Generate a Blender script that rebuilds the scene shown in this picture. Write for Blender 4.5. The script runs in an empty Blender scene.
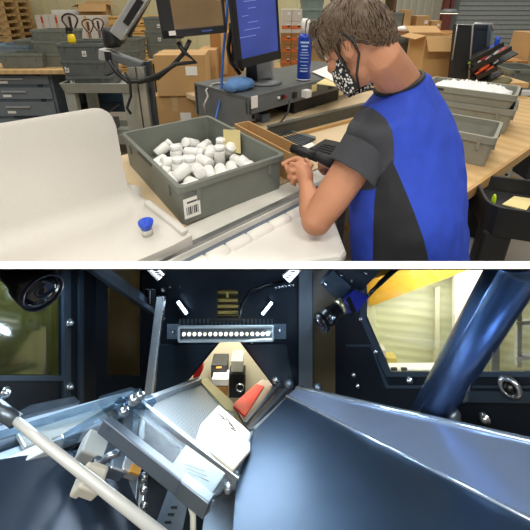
import bpy, bmesh, math, random
from mathutils import Vector, Matrix, Euler, Quaternion
PI = math.pi
SC = bpy.context.scene
COL = SC.collection
random.seed(7)

# ------------------------------------------------------------------ camera (eye 1.6 m above the hall floor)
FPX, CX, CY, HORIZON = 340.0, 265.0, 140.0, 5.0
EYE = Vector((0, 0, 1.6))
PITCH = math.atan((CY - HORIZON) / FPX)
FWD = Vector((0, math.cos(PITCH), -math.sin(PITCH)))
UPV = Vector((0, math.sin(PITCH), math.cos(PITCH)))
RGT = Vector((1, 0, 0))

def ray(px, py):
    return FWD + RGT * ((px - CX) / FPX) + UPV * ((CY - py) / FPX)
def W(px, py, d):                 # point at distance d along the lens axis
    return EYE + ray(px, py) * d
def PZ(px, py, z):                # point at height z
    r = ray(px, py); return EYE + r * ((z - EYE.z) / r.z)
def PY(px, py, y):                # point at distance y into the hall
    r = ray(px, py); return EYE + r * (y / r.y)
def PIX(p):                       # picture position of a point
    v = Vector(p) - EYE; d = v.dot(FWD)
    return CX + v.dot(RGT) / d * FPX, CY - v.dot(UPV) / d * FPX
def plane3(a, b, c):              # picture points on the plane through three points (px, py, d)
    A, B, Cc = W(*a), W(*b), W(*c)
    n = (B - A).cross(Cc - A).normalized()
    if n.dot(EYE - A) < 0: n = -n
    def f(px, py, off=0.0):
        r = ray(px, py); return EYE + r * ((A + n * off - EYE).dot(n) / r.dot(n))
    return f, n

# ------------------------------------------------------------------ materials
def lin(c):
    c = c / 255.0
    return c / 12.92 if c <= 0.04045 else ((c + 0.055) / 1.055) ** 2.4
def rgb(t): return (lin(t[0]), lin(t[1]), lin(t[2]), 1)
def mat(name, col, rough=0.6, metal=0.0, var=0.07, scale=14.0, bump=0.0, spec=0.5, emit=0.0, coat=0.0):
    m = bpy.data.materials.new(name); m.use_nodes = True
    nt = m.node_tree; b = nt.nodes['Principled BSDF']
    b.inputs['Roughness'].default_value = rough; b.inputs['Metallic'].default_value = metal
    b.inputs['Specular IOR Level'].default_value = spec
    b.inputs['Coat Weight'].default_value = coat
    tc = nt.nodes.new('ShaderNodeTexCoord'); nz = nt.nodes.new('ShaderNodeTexNoise')
    nz.inputs['Scale'].default_value = scale; nz.inputs['Detail'].default_value = 4
    nt.links.new(tc.outputs['Object'], nz.inputs['Vector'])
    c = rgb(col); r = nt.nodes.new('ShaderNodeValToRGB')
    r.color_ramp.elements[0].position = 0.3; r.color_ramp.elements[1].position = 0.7
    r.color_ramp.elements[0].color = tuple(min(1, x * (1 - var)) for x in c[:3]) + (1,)
    r.color_ramp.elements[1].color = tuple(min(1, x * (1 + var)) for x in c[:3]) + (1,)
    nt.links.new(nz.outputs['Fac'], r.inputs['Fac']); nt.links.new(r.outputs['Color'], b.inputs['Base Color'])
    if bump:
        bp = nt.nodes.new('ShaderNodeBump'); bp.inputs['Strength'].default_value = bump; bp.inputs['Distance'].default_value = 0.01
        nt.links.new(nz.outputs['Fac'], bp.inputs['Height']); nt.links.new(bp.outputs['Normal'], b.inputs['Normal'])
    if emit:
        b.inputs['Emission Color'].default_value = c; b.inputs['Emission Strength'].default_value = emit
    return m
def wave_mat(name, col, col2, axis='X', scale=5.0, rough=0.5, metal=0.0, bump=0.4, dist=0.0, profile='SIN'):
    m = mat(name, col, rough, metal); nt = m.node_tree; b = nt.nodes['Principled BSDF']
    tc = nt.nodes.new('ShaderNodeTexCoord'); w = nt.nodes.new('ShaderNodeTexWave')
    w.bands_direction = axis; w.wave_profile = profile
    w.inputs['Scale'].default_value = scale; w.inputs['Distortion'].default_value = dist; w.inputs['Detail'].default_value = 2
    nt.links.new(tc.outputs['Object'], w.inputs['Vector'])
    r = nt.nodes.new('ShaderNodeValToRGB'); r.color_ramp.elements[0].color = rgb(col2); r.color_ramp.elements[1].color = rgb(col)
    nt.links.new(w.outputs['Fac'], r.inputs['Fac']); nt.links.new(r.outputs['Color'], b.inputs['Base Color'])
    bp = nt.nodes.new('ShaderNodeBump'); bp.inputs['Strength'].default_value = bump; bp.inputs['Distance'].default_value = 0.02
    nt.links.new(w.outputs['Fac'], bp.inputs['Height']); nt.links.new(bp.outputs['Normal'], b.inputs['Normal'])
    return m
def glass_mat(name, tint, refl=0.12, rough=0.05, edge=0.5):
    m = bpy.data.materials.new(name); m.use_nodes = True; nt = m.node_tree; nt.nodes.clear()
    o = nt.nodes.new('ShaderNodeOutputMaterial'); mx = nt.nodes.new('ShaderNodeMixShader')
    t = nt.nodes.new('ShaderNodeBsdfTransparent'); g = nt.nodes.new('ShaderNodeBsdfGlossy'); nz = nt.nodes.new('ShaderNodeTexNoise')
    t.inputs['Color'].default_value = rgb(tint); g.inputs['Roughness'].default_value = rough
    g.inputs['Color'].default_value = (0.85, 0.92, 1, 1)
    fr = nt.nodes.new('ShaderNodeLayerWeight'); fr.inputs['Blend'].default_value = 0.25
    ad = nt.nodes.new('ShaderNodeMath'); ad.operation = 'ADD'; ad.inputs[1].default_value = refl; ad.use_clamp = True
    ml = nt.nodes.new('ShaderNodeMath'); ml.operation = 'MULTIPLY'; ml.inputs[1].default_value = edge
    nt.links.new(fr.outputs['Facing'], ml.inputs[0]); nt.links.new(ml.outputs[0], ad.inputs[0])
    nt.links.new(ad.outputs[0], mx.inputs['Fac']); nt.links.new(t.outputs[0], mx.inputs[1]); nt.links.new(g.outputs[0], mx.inputs[2])
    nt.links.new(mx.outputs[0], o.inputs['Surface'])
    return m

# ------------------------------------------------------------------ mesh building
class MB:
    def __init__(s): s.bm = bmesh.new(); s.mi = 0; s.smooth = False
    def _f(s, vs):
        try:
            f = s.bm.faces.new(vs); f.material_index = s.mi; f.smooth = s.smooth; return f
        except ValueError: return None
    def hexa(s, p):
        v = [s.bm.verts.new(q) for q in p]
        for i in ((0,3,2,1),(4,5,6,7),(0,1,5,4),(1,2,6,5),(2,3,7,6),(3,0,4,7)): s._f([v[k] for k in i])
        return s
    def box(s, c, size, R=None):
        c = Vector(c); h = [x / 2 for x in size]; R = R or Matrix.Identity(3)
        p = [c + R @ Vector((sx*h[0], sy*h[1], sz*h[2])) for sz in (-1,1) for sx, sy in ((-1,-1),(1,-1),(1,1),(-1,1))]
        return s.hexa(p)
    def bar(s, a, b, w, t, up=Vector((0,0,1))):
        a, b = Vector(a), Vector(b); x = (b - a).normalized(); y = Vector(up).cross(x).normalized(); z = x.cross(y)
        R = Matrix((x, y, z)).transposed()
        return s.box((a + b) / 2, ((b - a).length, w, t), R)
    def prism(s, pts, off):
        pts = [Vector(p) for p in pts]; off = Vector(off)
        a = [s.bm.verts.new(p) for p in pts]; b = [s.bm.verts.new(p + off) for p in pts]; n = len(pts)
        s._f(a); s._f(b[::-1])
        for i in range(n): s._f([a[i], b[i], b[(i+1) % n], a[(i+1) % n]])
        return s
    def loft(s, rings, cap0=True, cap1=True, closed=True):
        R = [[s.bm.verts.new(p) for p in r] for r in rings]; n = len(R[0])
        for k in range(len(R) - 1):
            for i in range(n if closed else n - 1):
                j = (i + 1) % n; s._f([R[k][i], R[k][j], R[k+1][j], R[k+1][i]])
        if cap0: s._f(R[0][::-1])
        if cap1: s._f(R[-1])
        return s
    def tube(s, pts, rad, seg=10, caps=True, flat=None):
        pts = [Vector(p) for p in pts]; n = len(pts)
        rad = rad if isinstance(rad, (list, tuple)) else [rad] * n
        rings = []; prev = None
        for i, p in enumerate(pts):
            d = (pts[min(i+1, n-1)] - pts[max(i-1, 0)]).normalized()
            if prev is None:
                u = d.orthogonal().normalized()
            else:
                u = (prev - d * prev.dot(d)).normalized()
            prev = u; v = d.cross(u)
            rings.append([p + (u * math.cos(2*PI*k/seg) + v * math.sin(2*PI*k/seg)) * rad[i] for k in range(seg)])
        sm = s.smooth; s.smooth = True; s.loft(rings, caps, caps); s.smooth = sm
        return s
    def lathe(s, prof, M=None, seg=20, caps=True):
        M = M or Matrix.Identity(4); sm = s.smooth; s.smooth = True
        rings = [[M @ Vector((r*math.cos(2*PI*k/seg), r*math.sin(2*PI*k/seg), z)) for k in range(seg)] for r, z in prof]
        s.loft(rings, caps, caps); s.smooth = sm
        return s
    def ball(s, c, r, R=None, u=16, v=10):
        c = Vector(c); r = r if isinstance(r, (tuple, list)) else (r, r, r); R = R or Matrix.Identity(3)
        rings = []
        for i in range(1, v):
            a = PI * i / v
            rings.append([c + R @ Vector((r[0]*math.sin(a)*math.cos(2*PI*k/u), r[1]*math.sin(a)*math.sin(2*PI*k/u), -r[2]*math.cos(a))) for k in range(u)])
        sm = s.smooth; s.smooth = True; s.loft(rings, True, True); s.smooth = sm
        return s
    def strip(s, A, B):            # open sheet between two polylines
        a = [s.bm.verts.new(p) for p in A]; b = [s.bm.verts.new(p) for p in B]
        for i in range(len(a) - 1): s._f([a[i], a[i+1], b[i+1], b[i]])
        return s
    def build(s, name, m, parent=None, mw=None, bevel=0.0, smooth_angle=None, keep=False):
        bmesh.ops.recalc_face_normals(s.bm, faces=s.bm.faces)
        me = bpy.data.meshes.new(name); s.bm.to_mesh(me)
        if not keep: s.bm.free()
        for x in (m if isinstance(m, (list, tuple)) else [m]): me.materials.append(x)
        o = bpy.data.objects.new(name, me); COL.objects.link(o)
        if parent: o.parent = parent
        elif mw is not None: o.matrix_world = mw
        if bevel:
            b = o.modifiers.new('bevel', 'BEVEL'); b.width = bevel; b.segments = 2; b.limit_method = 'ANGLE'; b.angle_limit = 0.7
        return o

def tag(o, label, cat, group=None, kind=None):
    o['label'] = label; o['category'] = cat
    if group: o['group'] = group
    if kind: o['kind'] = kind
    return o
def struct(o): o['kind'] = 'structure'; return o
def empty(name, label, cat, loc=(0,0,0), rz=0.0, group=None):
    o = bpy.data.objects.new(name, None); COL.objects.link(o); o.empty_display_size = 0.05
    o.location = loc; o.rotation_euler = (0, 0, rz)
    return tag(o, label, cat, group)
def root_m(name, label, cat, M, group=None):
    o = empty(name, label, cat, group=group); o.matrix_world = M; return o
def copy_tree(src, label=None, group=None):
    c = src.copy(); COL.objects.link(c)
    for ch in list(src.children):
        k = ch.copy(); COL.objects.link(k); k.parent = c
        for g in list(ch.children):
            q = g.copy(); COL.objects.link(q); q.parent = k
    if label: c['label'] = label
    if group: c['group'] = group
    return c
def frame(x, y, z, o):             # 4x4 from axes and origin
    M = Matrix((x, y, z)).transposed().to_4x4(); M.translation = o; return M
def axis_frame(d, o, roll=0.0):    # z along d
    d = Vector(d).normalized(); x = d.orthogonal().normalized(); y = d.cross(x)
    return frame(x, y, d, o) @ Matrix.Rotation(roll, 4, 'Z')
def rrect(lx, ly, r, z, n=4):
    pts = []
    for cx, cy, a0 in ((lx/2-r, ly/2-r, 0), (-lx/2+r, ly/2-r, PI/2), (-lx/2+r, -ly/2+r, PI), (lx/2-r, -ly/2+r, 1.5*PI)):
        for k in range(n + 1):
            a = a0 + PI/2*k/n; pts.append(Vector((cx + r*math.cos(a), cy + r*math.sin(a), z)))
    return pts

# ------------------------------------------------------------------ shared materials
K = {}
K['tote'] = mat('grey_plastic', (112, 116, 108), 0.55, var=0.1, scale=9)
K['tote_dark'] = mat('dark_grey_plastic', (92, 97, 96), 0.55, var=0.1)
K['tote_light'] = mat('light_grey_plastic', (146, 146, 134), 0.55, var=0.08)
K['tote_blue'] = mat('blue_grey_plastic', (112, 130, 146), 0.6)
K['slot'] = mat('moulded_slot', (58, 60, 56), 0.6)
K['card'] = mat('cardboard', (186, 148, 98), 0.85, var=0.06, scale=5)
K['card_dark'] = mat('brown_cardboard', (160, 112, 62), 0.85, var=0.06, scale=5)
K['card_white'] = mat('white_cardboard', (206, 198, 186), 0.8, var=0.03)
K['tape'] = mat('packing_tape', (196, 164, 118), 0.3)
K['paper'] = mat('white_paper', (232, 230, 224), 0.8, var=0.02)
K['ink'] = mat('label_ink', (70, 70, 72), 0.8)
K['note'] = mat('yellow_paper', (226, 210, 150), 0.8, var=0.03)
K['black'] = mat('black_plastic', (26, 27, 29), 0.45)
K['black_soft'] = mat('black_rubber', (34, 35, 37), 0.6)
K['steel'] = mat('brushed_steel', (168, 170, 170), 0.35, 0.9, var=0.08, scale=40)
K['alu'] = mat('aluminium', (176, 176, 168), 0.4, 0.7)
K['silver'] = mat('silver_paint', (186, 188, 190), 0.35, 0.5)
K['grey_metal'] = mat('grey_painted_steel', (106, 110, 112), 0.5, 0.2)
K['bluegrey_metal'] = mat('blue_grey_steel', (104, 116, 128), 0.5, 0.2)
K['dark_metal'] = mat('dark_steel', (52, 58, 64), 0.5, 0.3)
K['wood'] = wave_mat('maple_top', (212, 178, 126), (198, 162, 110), 'X', 3.0, 0.5, 0, 0.02, 4.0)
K['wood_edge'] = mat('timber_edge', (190, 150, 96), 0.6)
K['pallet'] = mat('pallet_wood', (190, 156, 104), 0.8, var=0.15, scale=8)
K['pallet_orange'] = mat('orange_pallet_wood', (202, 160, 92), 0.8, var=0.12, scale=8)
K['white_plastic'] = mat('white_plastic', (236, 236, 232), 0.45, var=0.02)
K['yellow'] = mat('yellow_plastic', (240, 205, 20), 0.4)
K['red'] = mat('red_plastic', (190, 40, 34), 0.4)
K['blue'] = mat('blue_plastic', (20, 70, 190), 0.35)
K['blue_cloth'] = mat('blue_cloth', (92, 132, 184), 0.9, bump=0.6, scale=30)
# ================================================================== packing hall
# ---- setting
struct(MB().box((0, 6, -0.05), (22, 17, 0.1)).build('floor', mat('concrete_floor', (150, 143, 132), 0.5, var=0.1, scale=2)))
YB = 9.0
xs = PY(452, 5, YB).x
wall_b = MB(); wall_b.box(((-8.5 + xs) / 2, YB + 0.1, 2.5), (xs + 8.5, 0.2, 5))
for i in range(int((xs + 8.5) / 0.42)):
    x = -8.4 + i * 0.42
    if x < xs - 0.1: wall_b.box((x, YB - 0.012, 2.5), (0.07, 0.03, 5))
struct(wall_b.build('wall_back', mat('cream_wall_sheet', (212, 203, 160), 0.6, var=0.03)))
xg0 = PY(384, 5, YB).x
wg = MB(); wg.box(((xg0 + xs) / 2, YB - 0.06, 2.5), (xs - xg0, 0.06, 5))
for i in range(9):
    x = xg0 + 0.1 + i * (xs - xg0 - 0.1) / 9; wg.box((x, YB - 0.1, 2.5), (0.09, 0.05, 5))
struct(wg.build('trim_1', mat('grey_wall_sheet', (176, 172, 156), 0.6, var=0.05)))
XR = PY(530, 5, YB).x + 2.2
shut = MB(); nsl = 34
for i in range(nsl):
    z = 0.05 + i * 0.11
    shut.hexa([Vector(p) for p in ((xs+.1, YB-.03, z), (XR, YB-.03, z), (XR, YB+.05, z), (xs+.1, YB+.05, z),
               (xs+.1, YB+.0, z+.108), (XR, YB+.0, z+.108), (XR, YB+.05, z+.108), (xs+.1, YB+.05, z+.108))])
dr = shut.build('door_1', mat('roller_door_steel', (150, 155, 150), 0.5, 0.2)); struct(dr)
MB().box((xs + 0.02, YB - 0.08, 2.0), (0.16, 0.14, 4)).build('door_guide', K['grey_metal'], dr)
struct(MB().box(((xs + XR) / 2, YB + 0.15, 2.5), (XR - xs, 0.1, 5)).build('wall_rear', mat('rear_wall', (150, 148, 138), 0.7)))
cx0 = PY(447, 5, YB - .3).x
struct(MB().box((cx0, YB - .3, 2.5), (0.16, 0.16, 5)).box((cx0, YB - .4, 2.5), (0.22, 0.02, 5)).build('trim_2', mat('oxide_red_column', (112, 56, 46), 0.6)))

# ---- reusable things
def tote(name, label, lx, ly, h, M, m, group=None, lab=None, rim=0.03, handles=True, cat='tote', tp=0.9):
    t = root_m(name, label, cat, M, group); th = 0.006
    b = MB(); b.smooth = False; r = min(.018, min(lx, ly) * 0.06)
    b.loft([rrect(lx*tp, ly*tp, r, 0), rrect(lx*.965, ly*.965, r, h - rim), rrect(lx, ly, r*1.2, h - rim), rrect(lx, ly, r*1.2, h),
            rrect(lx - .03, ly - .03, r, h), rrect(lx*.965 - 2*th, ly*.965 - 2*th, r, h - rim), rrect(lx*tp - 2*th, ly*tp - 2*th, r*.8, th)])
    for sx in (-1, 1):               # strengthening ribs
        for q in (-.34, .34):
            b.box((q*lx, sx*ly*.484, h*.72), (.014, .012, h*.36)); b.box((sx*lx*.484, q*ly, h*.72), (.012, .014, h*.36))
    b.build('body', m, t, bevel=0.002)
    if handles:
        for sx in (-1, 1):
            MB().box((sx*(lx/2 + .001), 0, h - rim*.5), (.004, ly*.24, rim*.45)).build('hand_slot', K['slot'], t)
        for sy in (-1, 1) if handles != 'slots' else ():
            MB().box((lx*.3*sy, sy*(ly/2 + .001), h - rim*.5), (lx*.12, .004, rim*.4)).build('lid_hinge', K['slot'], t)
    if lab:
        side, q, w, hh = lab         # printed sticker
        yy = -ly/2*(tp + (.965-tp)*.45) - .004
        if side == 'y':
            l = MB().box((q*lx, yy, h*.42), (w, .003, hh)).build('label', K['paper'], t)
            k = MB()
            for i in range(7): k.box((q*lx - w*.35 + i*w*.115, yy - .002, h*.42 - hh*.12), (w*(.03 + .03*(i % 3)), .001, hh*.4))
            k.box((q*lx, yy - .002, h*.42 + hh*.3), (w*.6, .001, hh*.08))
            k.build('barcode', K['ink'], l)
        else:
            xx = lx/2*(tp + (.965-tp)*.5) + .005
            l = MB().box((xx, q*ly, h*.45), (.003, w, hh)).build('label', K['paper'], t)
            k = MB()
            for i in range(8): k.box((xx + .002, q*ly - w*.38 + i*w*.11, h*.45 - hh*.15), (.001, w*(.03 + .03*(i % 3)), hh*.42))
            k.box((xx + .002, q*ly, h*.45 + hh*.3), (.001, w*.7, hh*.1))
            k.build('barcode', K['ink'], l)
    return t
def carton(name, label, lx, ly, h, loc, rz, m, group=None, flaps=False, sticker=True, tape=True, cat='cardboard box', band=None):
    t = empty(name, label, cat, loc, rz, group)
    if flaps:
        b = MB(); w = .008
        b.loft([rrect(lx, ly, .004, 0, 1), rrect(lx, ly, .004, h, 1), rrect(lx-2*w, ly-2*w, .003, h, 1), rrect(lx-2*w, ly-2*w, .003, w, 1)])
        b.build('body', m, t)
        for sy, tilt in ((-1, 2.5), (1, 1.2)):
            R = Matrix.Rotation(-sy*tilt, 3, 'X'); f = ly*.42
            MB().box(Vector((0, sy*ly/2, h)) + R @ Vector((0, 0, f/2)), (lx, .006, f), R).build('flap', m, t)
        for sx in (-1, 1):
            R = Matrix.Rotation(sx*1.9, 3, 'Y'); f = lx*.3
            MB().box(Vector((sx*lx/2, 0, h)) + R @ Vector((0, 0, f/2)), (.006, ly*.96, f), R).build('flap', m, t)
    else:
        MB().box((0, 0, h/2), (lx, ly, h)).build('body', m, t, bevel=.003)
        if tape: MB().box((0, 0, h), (lx*1.002, .05, .003)).box((0, -ly/2, h*.86), (.05, .003, h*.28)).build('tape', K['tape'], t)
    if sticker:
        MB().box((lx*.22, -ly/2 - .002, h*.62), (min(.09, lx*.25), .003, min(.07, h*.22))).build('label', K['paper'], t)
    if band:
        MB().box((0, -ly/2 - .002, h*.5), (lx*.96, .003, h*.3)).build('printed_band', band, t)
    return t
def pallet(label, loc, rz, m, group):
    t = empty('pallet', label, 'pallet', loc, rz, group)
    d = MB()
    for i in range(7): d.box((0, -.45 + i*.15, .125), (1.1, .1, .022))
    d.build('deck', m, t)
    for y in (-.44, 0, .44): MB().box((0, y, .068), (1.1, .08, .09)).build('stringer', m, t)
    e = MB()
    for x in (-.48, 0, .48): e.box((x, 0, .011), (.1, 1, .02))
    e.build('base_board', m, t)
    return t
def rotz(a): return Matrix.Rotation(a, 4, 'Z')
def at(p, rz): return Matrix.Translation(p) @ rotz(rz)

# ---- far left: pallets, cartons, long bench
pp = PY(2, 40, 8.0)
ordw = ['lowest', 'second', 'third', 'fourth', 'fifth', 'sixth', 'seventh', 'eighth', 'ninth', 'tenth', 'eleventh', 'twelfth', 'topmost']
for i in range(13):
    pallet(f'pale wooden pallet, {ordw[i]} of the tall stack by the cream wall' if i < 12 else 'topmost wooden pallet of the tall stack by the cream wall',
           (pp.x - .1 + .008 * (i % 3), 8.1, .14 * i), .012 * (i % 2), K['pallet'], 'tall pallet stack')
for i, (px, w, lb) in enumerate(((45, .42, 'whitish carton with red print, left one of the pair by the cream wall'), (59, .46, 'whitish carton with red print, right one of the pair by the cream wall'))):
    p = PY(px, 33, 7.6); t = carton('carton', lb, w*.66, .5, PY(px, 15, 7.6).z, (p.x, 7.6 + .25, 0), 0, K['card_white'], 'white cartons by the cream wall', sticker=False)
    MB().box((0, -.253, t.children[0].dimensions.z*.9 if False else PY(px, 20, 7.6).z), (.035, .004, .12)).build('red_print', K['red'], t)
p = PY(62, 13, 8.2); carton('carton', 'white lidded carton tilted behind the red printed pair', .6, .4, PY(62, 10, 8.2).z, (p.x, 8.5, 0), .1, K['paper'], sticker=False, tape=False)
p = PY(84, 20, 7.0); carton('carton', 'pale pink carton with a red spot behind the pallet truck handles', .62, .5, PY(84, 16, 7.0).z, (p.x, 7.3, 0), 0, K['card_white'], sticker=False)
p = PY(100, 10, 8.3); carton('open_carton', 'open brown carton with raised flaps behind the monitor arm', .55, .45, PY(100, 4, 8.3).z, (p.x, 8.1, 0), .2, K['card'], flaps=True, sticker=False)
p = PY(88, 3, 8.6); carton('open_carton', 'dark brown carton highest against the cream wall', .5, .4, PY(88, 5, 8.6).z, (p.x, 8.76, 0), 0, K['card_dark'], flaps=False, sticker=False)

# long bench with maple top
bl, br = PZ(-60, 70, .9), PZ(118, 65, .9)
by0 = bl.y; cxm = (bl.x + br.x) / 2; bw = br.x - bl.x
bn = empty('work_bench', 'long bench with pale wooden top and grey steel drawer units beneath', 'bench', (cxm, by0 + .45, 0))
MB().box((0, 0, .875), (bw, .9, .05)).build('bench_top', K['wood'], bn, bevel=.004)
cab_w = .95
cabx = PY(11, 90, by0 + .05).x - cxm
cb = MB().box((cabx, .05, .43), (cab_w, .75, .8)).build('drawer_unit', K['bluegrey_metal'], bn)
for i, (z, h) in enumerate(((.76, .12), (.6, .16), (.4, .2), (.17, .22))):
    d = MB().box((cabx, -.335, z), (cab_w - .06, .03, h - .02)).build('drawer', mat('bench_drawer_grey', (112, 120, 126), .5), bn) if i == 0 else MB().box((cabx, -.335, z), (cab_w - .06, .03, h - .02)).build('drawer', bpy.data.materials['bench_drawer_grey'], bn)
    MB().box((cabx, -.36, z + h*.15), (.3, .02, .02)).build('handle', K['silver'], d)
    MB().box((cabx - .1, -.353, z - h*.2), (.1, .006, .03)).build('label_holder', K['paper'], d)
MB().box((PY(47, 85, by0).x - cxm, .3, .5), (1.1, .02, .66)).build('back_panel', mat('blue_bench_panel', (60, 84, 104), .5), bn)
for x in (PY(33, 85, by0).x - cxm, PY(62, 85, by0).x - cxm):
    MB().box((x, -.3, .43), (.06, .06, .85)).build('leg', K['dark_metal'], bn)
MB().box((PY(47, 95, by0).x - cxm, 0, .3), (1.1, .7, .03)).build('lower_shelf', K['dark_metal'], bn)

# totes on the long bench
def bench_tote(px, py, lx, ly, h, z, label, m=None, rz=0, dy=0, grp='totes on the long bench'):
    p = PZ(px, py, z if False else .9); p.y = by0 + .1 + ly/2 + dy; p.x = PY(px, py, p.y - ly/2).x; p.z = z
    return tote('tote', label, lx, ly, h, at(p, rz), m or K['tote'], grp, handles=False)
bench_tote(18, 55, .52, .36, .17, .9, 'low grey tote alone at the front of the long bench', rz=.03)
bench_tote(50, 55, .46, .36, .16, .9, 'grey tote, lowest of the left pile on the long bench', dy=.1)
bench_tote(50, 45, .46, .36, .16, 1.045, 'grey tote, middle of the left pile on the long bench', dy=.1)
bench_tote(50, 38, .46, .36, .14, 1.19, 'grey tote, topmost of the left pile on the long bench', dy=.1)
bench_tote(31, 40, .5, .36, .16, .9, 'grey tote standing behind the left pile on the long bench', dy=.42)
bench_tote(31, 40, .5, .36, .14, 1.045, 'grey tote with blue tinted lid atop the rear pair on the long bench', dy=.42)
bench_tote(4, 40, .6, .4, .22, .9, 'blue grey tote at the rear near the pallet stack end of the bench', K['tote_blue'], dy=.42)
bench_tote(80, 40, .55, .36, .15, .9, 'grey tote, lowest of the pile behind the plastic cart', dy=.3)
bench_tote(80, 34, .55, .36, .15, 1.035, 'grey tote, topmost of the pile behind the plastic cart', dy=.3)
bench_tote(118, 50, .5, .36, .16, .9, 'grey tote, lowest of the pile behind the black arm joint', dy=.42)
bench_tote(118, 40, .5, .36, .16, 1.045, 'grey tote, topmost of the pile behind the black arm joint', dy=.42)

# pallet truck handles
def truck_handle(px, py, y, s, label, m):
    p = PY(px, py, y); t = empty('pallet_truck', label, 'pallet truck', (p.x, y, 0), .1)
    loop = [Vector((.0, 0, p.z - .17*s)), Vector((-.05*s, 0, p.z - .14*s))]
    for k in range(13):
        a = PI*1.1 - (PI*1.2)*k/12; loop.append(Vector((.13*s*math.cos(a), 0, p.z + .02 + .1*s*math.sin(a))))
    loop += [Vector((.05*s, 0, p.z - .14*s)), Vector((0, 0, p.z - .17*s))]
    MB().tube(loop, .016*s, 8).build('handle_loop', m, t)
    MB().tube([(0, 0, p.z - .16*s), (0, .03, .3)], .025, 8).build('shaft', m, t)
    MB().box((0, 0, p.z - .02), (.03, .03, .2*s)).build('lever', m, t)
    MB().box((0, .03, .2), (.1, .1, .3)).box((-.06, .06, .05), (.04, .2, .1)).box((.06, .06, .05), (.04, .2, .1)).build('forks', K['dark_metal'], t)
    return t
truck_handle(70, 21, 5.9, .92, 'pallet truck with black loop handle nearest the cream wall corner', mat('worn_black_steel', (52, 34, 34), .5))
truck_handle(88, 25, 6.3, .75, 'pallet truck with red brown loop handle, middle one of three', mat('brown_steel', (92, 60, 48), .5))
truck_handle(98, 24, 6.5, .75, 'pallet truck with dark loop handle beside the monitor arm', mat('umber_steel', (70, 50, 40), .5))

# grey plastic cart with its pile of totes
yc = PZ(57, 84, .86).y
c0, c1 = PY(57, 84, yc), PY(132, 81, yc); cw = c1.x - c0.x; cxx = (c0.x + c1.x) / 2
cart = empty('utility_cart', 'beige grey plastic cart carrying three stacked grey totes', 'cart', (cxx, yc + .28, 0))
cm = mat('beige_grey_plastic', (150, 152, 142), .6)
b = MB(); b.loft([rrect(cw*.95, .5, .05, .76), rrect(cw, .56, .05, .86), rrect(cw-.05, .5, .04, .86), rrect(cw-.07, .47, .04, .79)])
b.build('top_tray', cm, cart)
b = MB(); b.loft([rrect(cw*.95, .5, .05, .2), rrect(cw, .56, .05, .3), rrect(cw-.05, .5, .04, .3), rrect(cw-.07, .47, .04, .23)])
b.build('lower_tray', cm, cart)
for sx in (-1, 1):
    for sy in (-1, 1):
        MB().box((sx*(cw/2 - .08), sy*.2, .5), (.1, .07, .56)).build('leg', cm, cart)
        l = MB().lathe([(.0, -.02), (.055, -.02), (.055, .02), (.0, .02)], Matrix.Translation((sx*(cw/2-.08), sy*.2, .055)) @ Matrix.Rotation(PI/2, 4, 'X')).build('castor', K['black'], cart)
MB().box((-.1, -.1, .36), (.3, .25, .12)).build('basket', K['tote_dark'], cart)
tw = PY(105, 80, yc + .1).x - PY(58, 80, yc + .1).x
zz = .80
for i, (lb, dx, rz) in enumerate((('grey tote, lowest of three on the plastic cart', .05, .06), ('grey tote with white label, middle of three on the plastic cart', .03, -.05), ('grey tote, topmost of three on the cart with a yellow bottle on it', 0.02, .02))):
    h = .165 if i else .12
    tote('tote', lb, tw*.93, .4, h, at((PY(90, 70, yc+.28).x + dx, yc + .28, zz), rz), K['tote_dark'], 'totes on the plastic cart', lab=('y', -.36 if i < 2 else .1, .04, .055), handles=False)
    zz += h - .004
p = PY(72, 41, yc + .2)
sp = empty('spray_bottle', 'small yellow bottle with black trigger top on the cart totes', 'bottle', (p.x, yc + .2, zz))
MB().lathe([(.0, 0), (.036, 0), (.038, .02), (.034, .07), (.022, .09), (0, .09)]).build('body', K['yellow'], sp)
MB().lathe([(.0, .09), (.018, .09), (.018, .12), (0, .12)]).box((-.005, 0, .135), (.06, .028, .035)).box((-.035, 0, .11), (.012, .012, .04)).build('trigger', K['black'], sp)

# orange pallet stack behind the arm and tote pile right of it
p = PY(137, 50, 7.0)
for i in range(10):
    pallet(f'orange tinted pallet, {ordw[i]} of the short stack behind the aluminium post' if i < 9 else 'topmost orange tinted pallet of the short stack behind the aluminium post',
           (p.x + .1, 7.4, .14 * i), .015 * (i % 2), K['pallet_orange'], 'short pallet stack')
bb0, bb1 = PZ(147, 60, .9), PZ(240, 57, .9)
sb = empty('side_bench', 'wooden topped bench behind the stacked brown cartons', 'bench', ((bb0.x+bb1.x)/2, bb0.y + .4, 0))
MB().box((0, 0, .875), (bb1.x - bb0.x, .8, .05)).build('bench_top', K['wood'], sb)
for sx in (-1, 1):
    MB().box((sx*((bb1.x - bb0.x)/2 - .08), -.3, .425), (.07, .07, .85)).build('leg', K['dark_metal'], sb)
y3 = bb0.y
for i, (py, lb) in enumerate(((50, 'grey tote, lowest of three left of the hanging monitor'), (40, 'grey tote, second of three left of the hanging monitor'), (26, 'grey tote, topmost of three left of the hanging monitor'))):
    a, c = PY(144, 50, y3 + .1), PY(170, 50, y3 + .1)
    tote('tote', lb, (c.x - a.x)*1.25, .36, .2, at(((a.x + c.x)/2 + .06, y3 + .3, .9 + i*.175), .03*i), K['tote'], 'totes left of the hanging monitor', lab=('y', -.05, .04, .05), handles=False)

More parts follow.
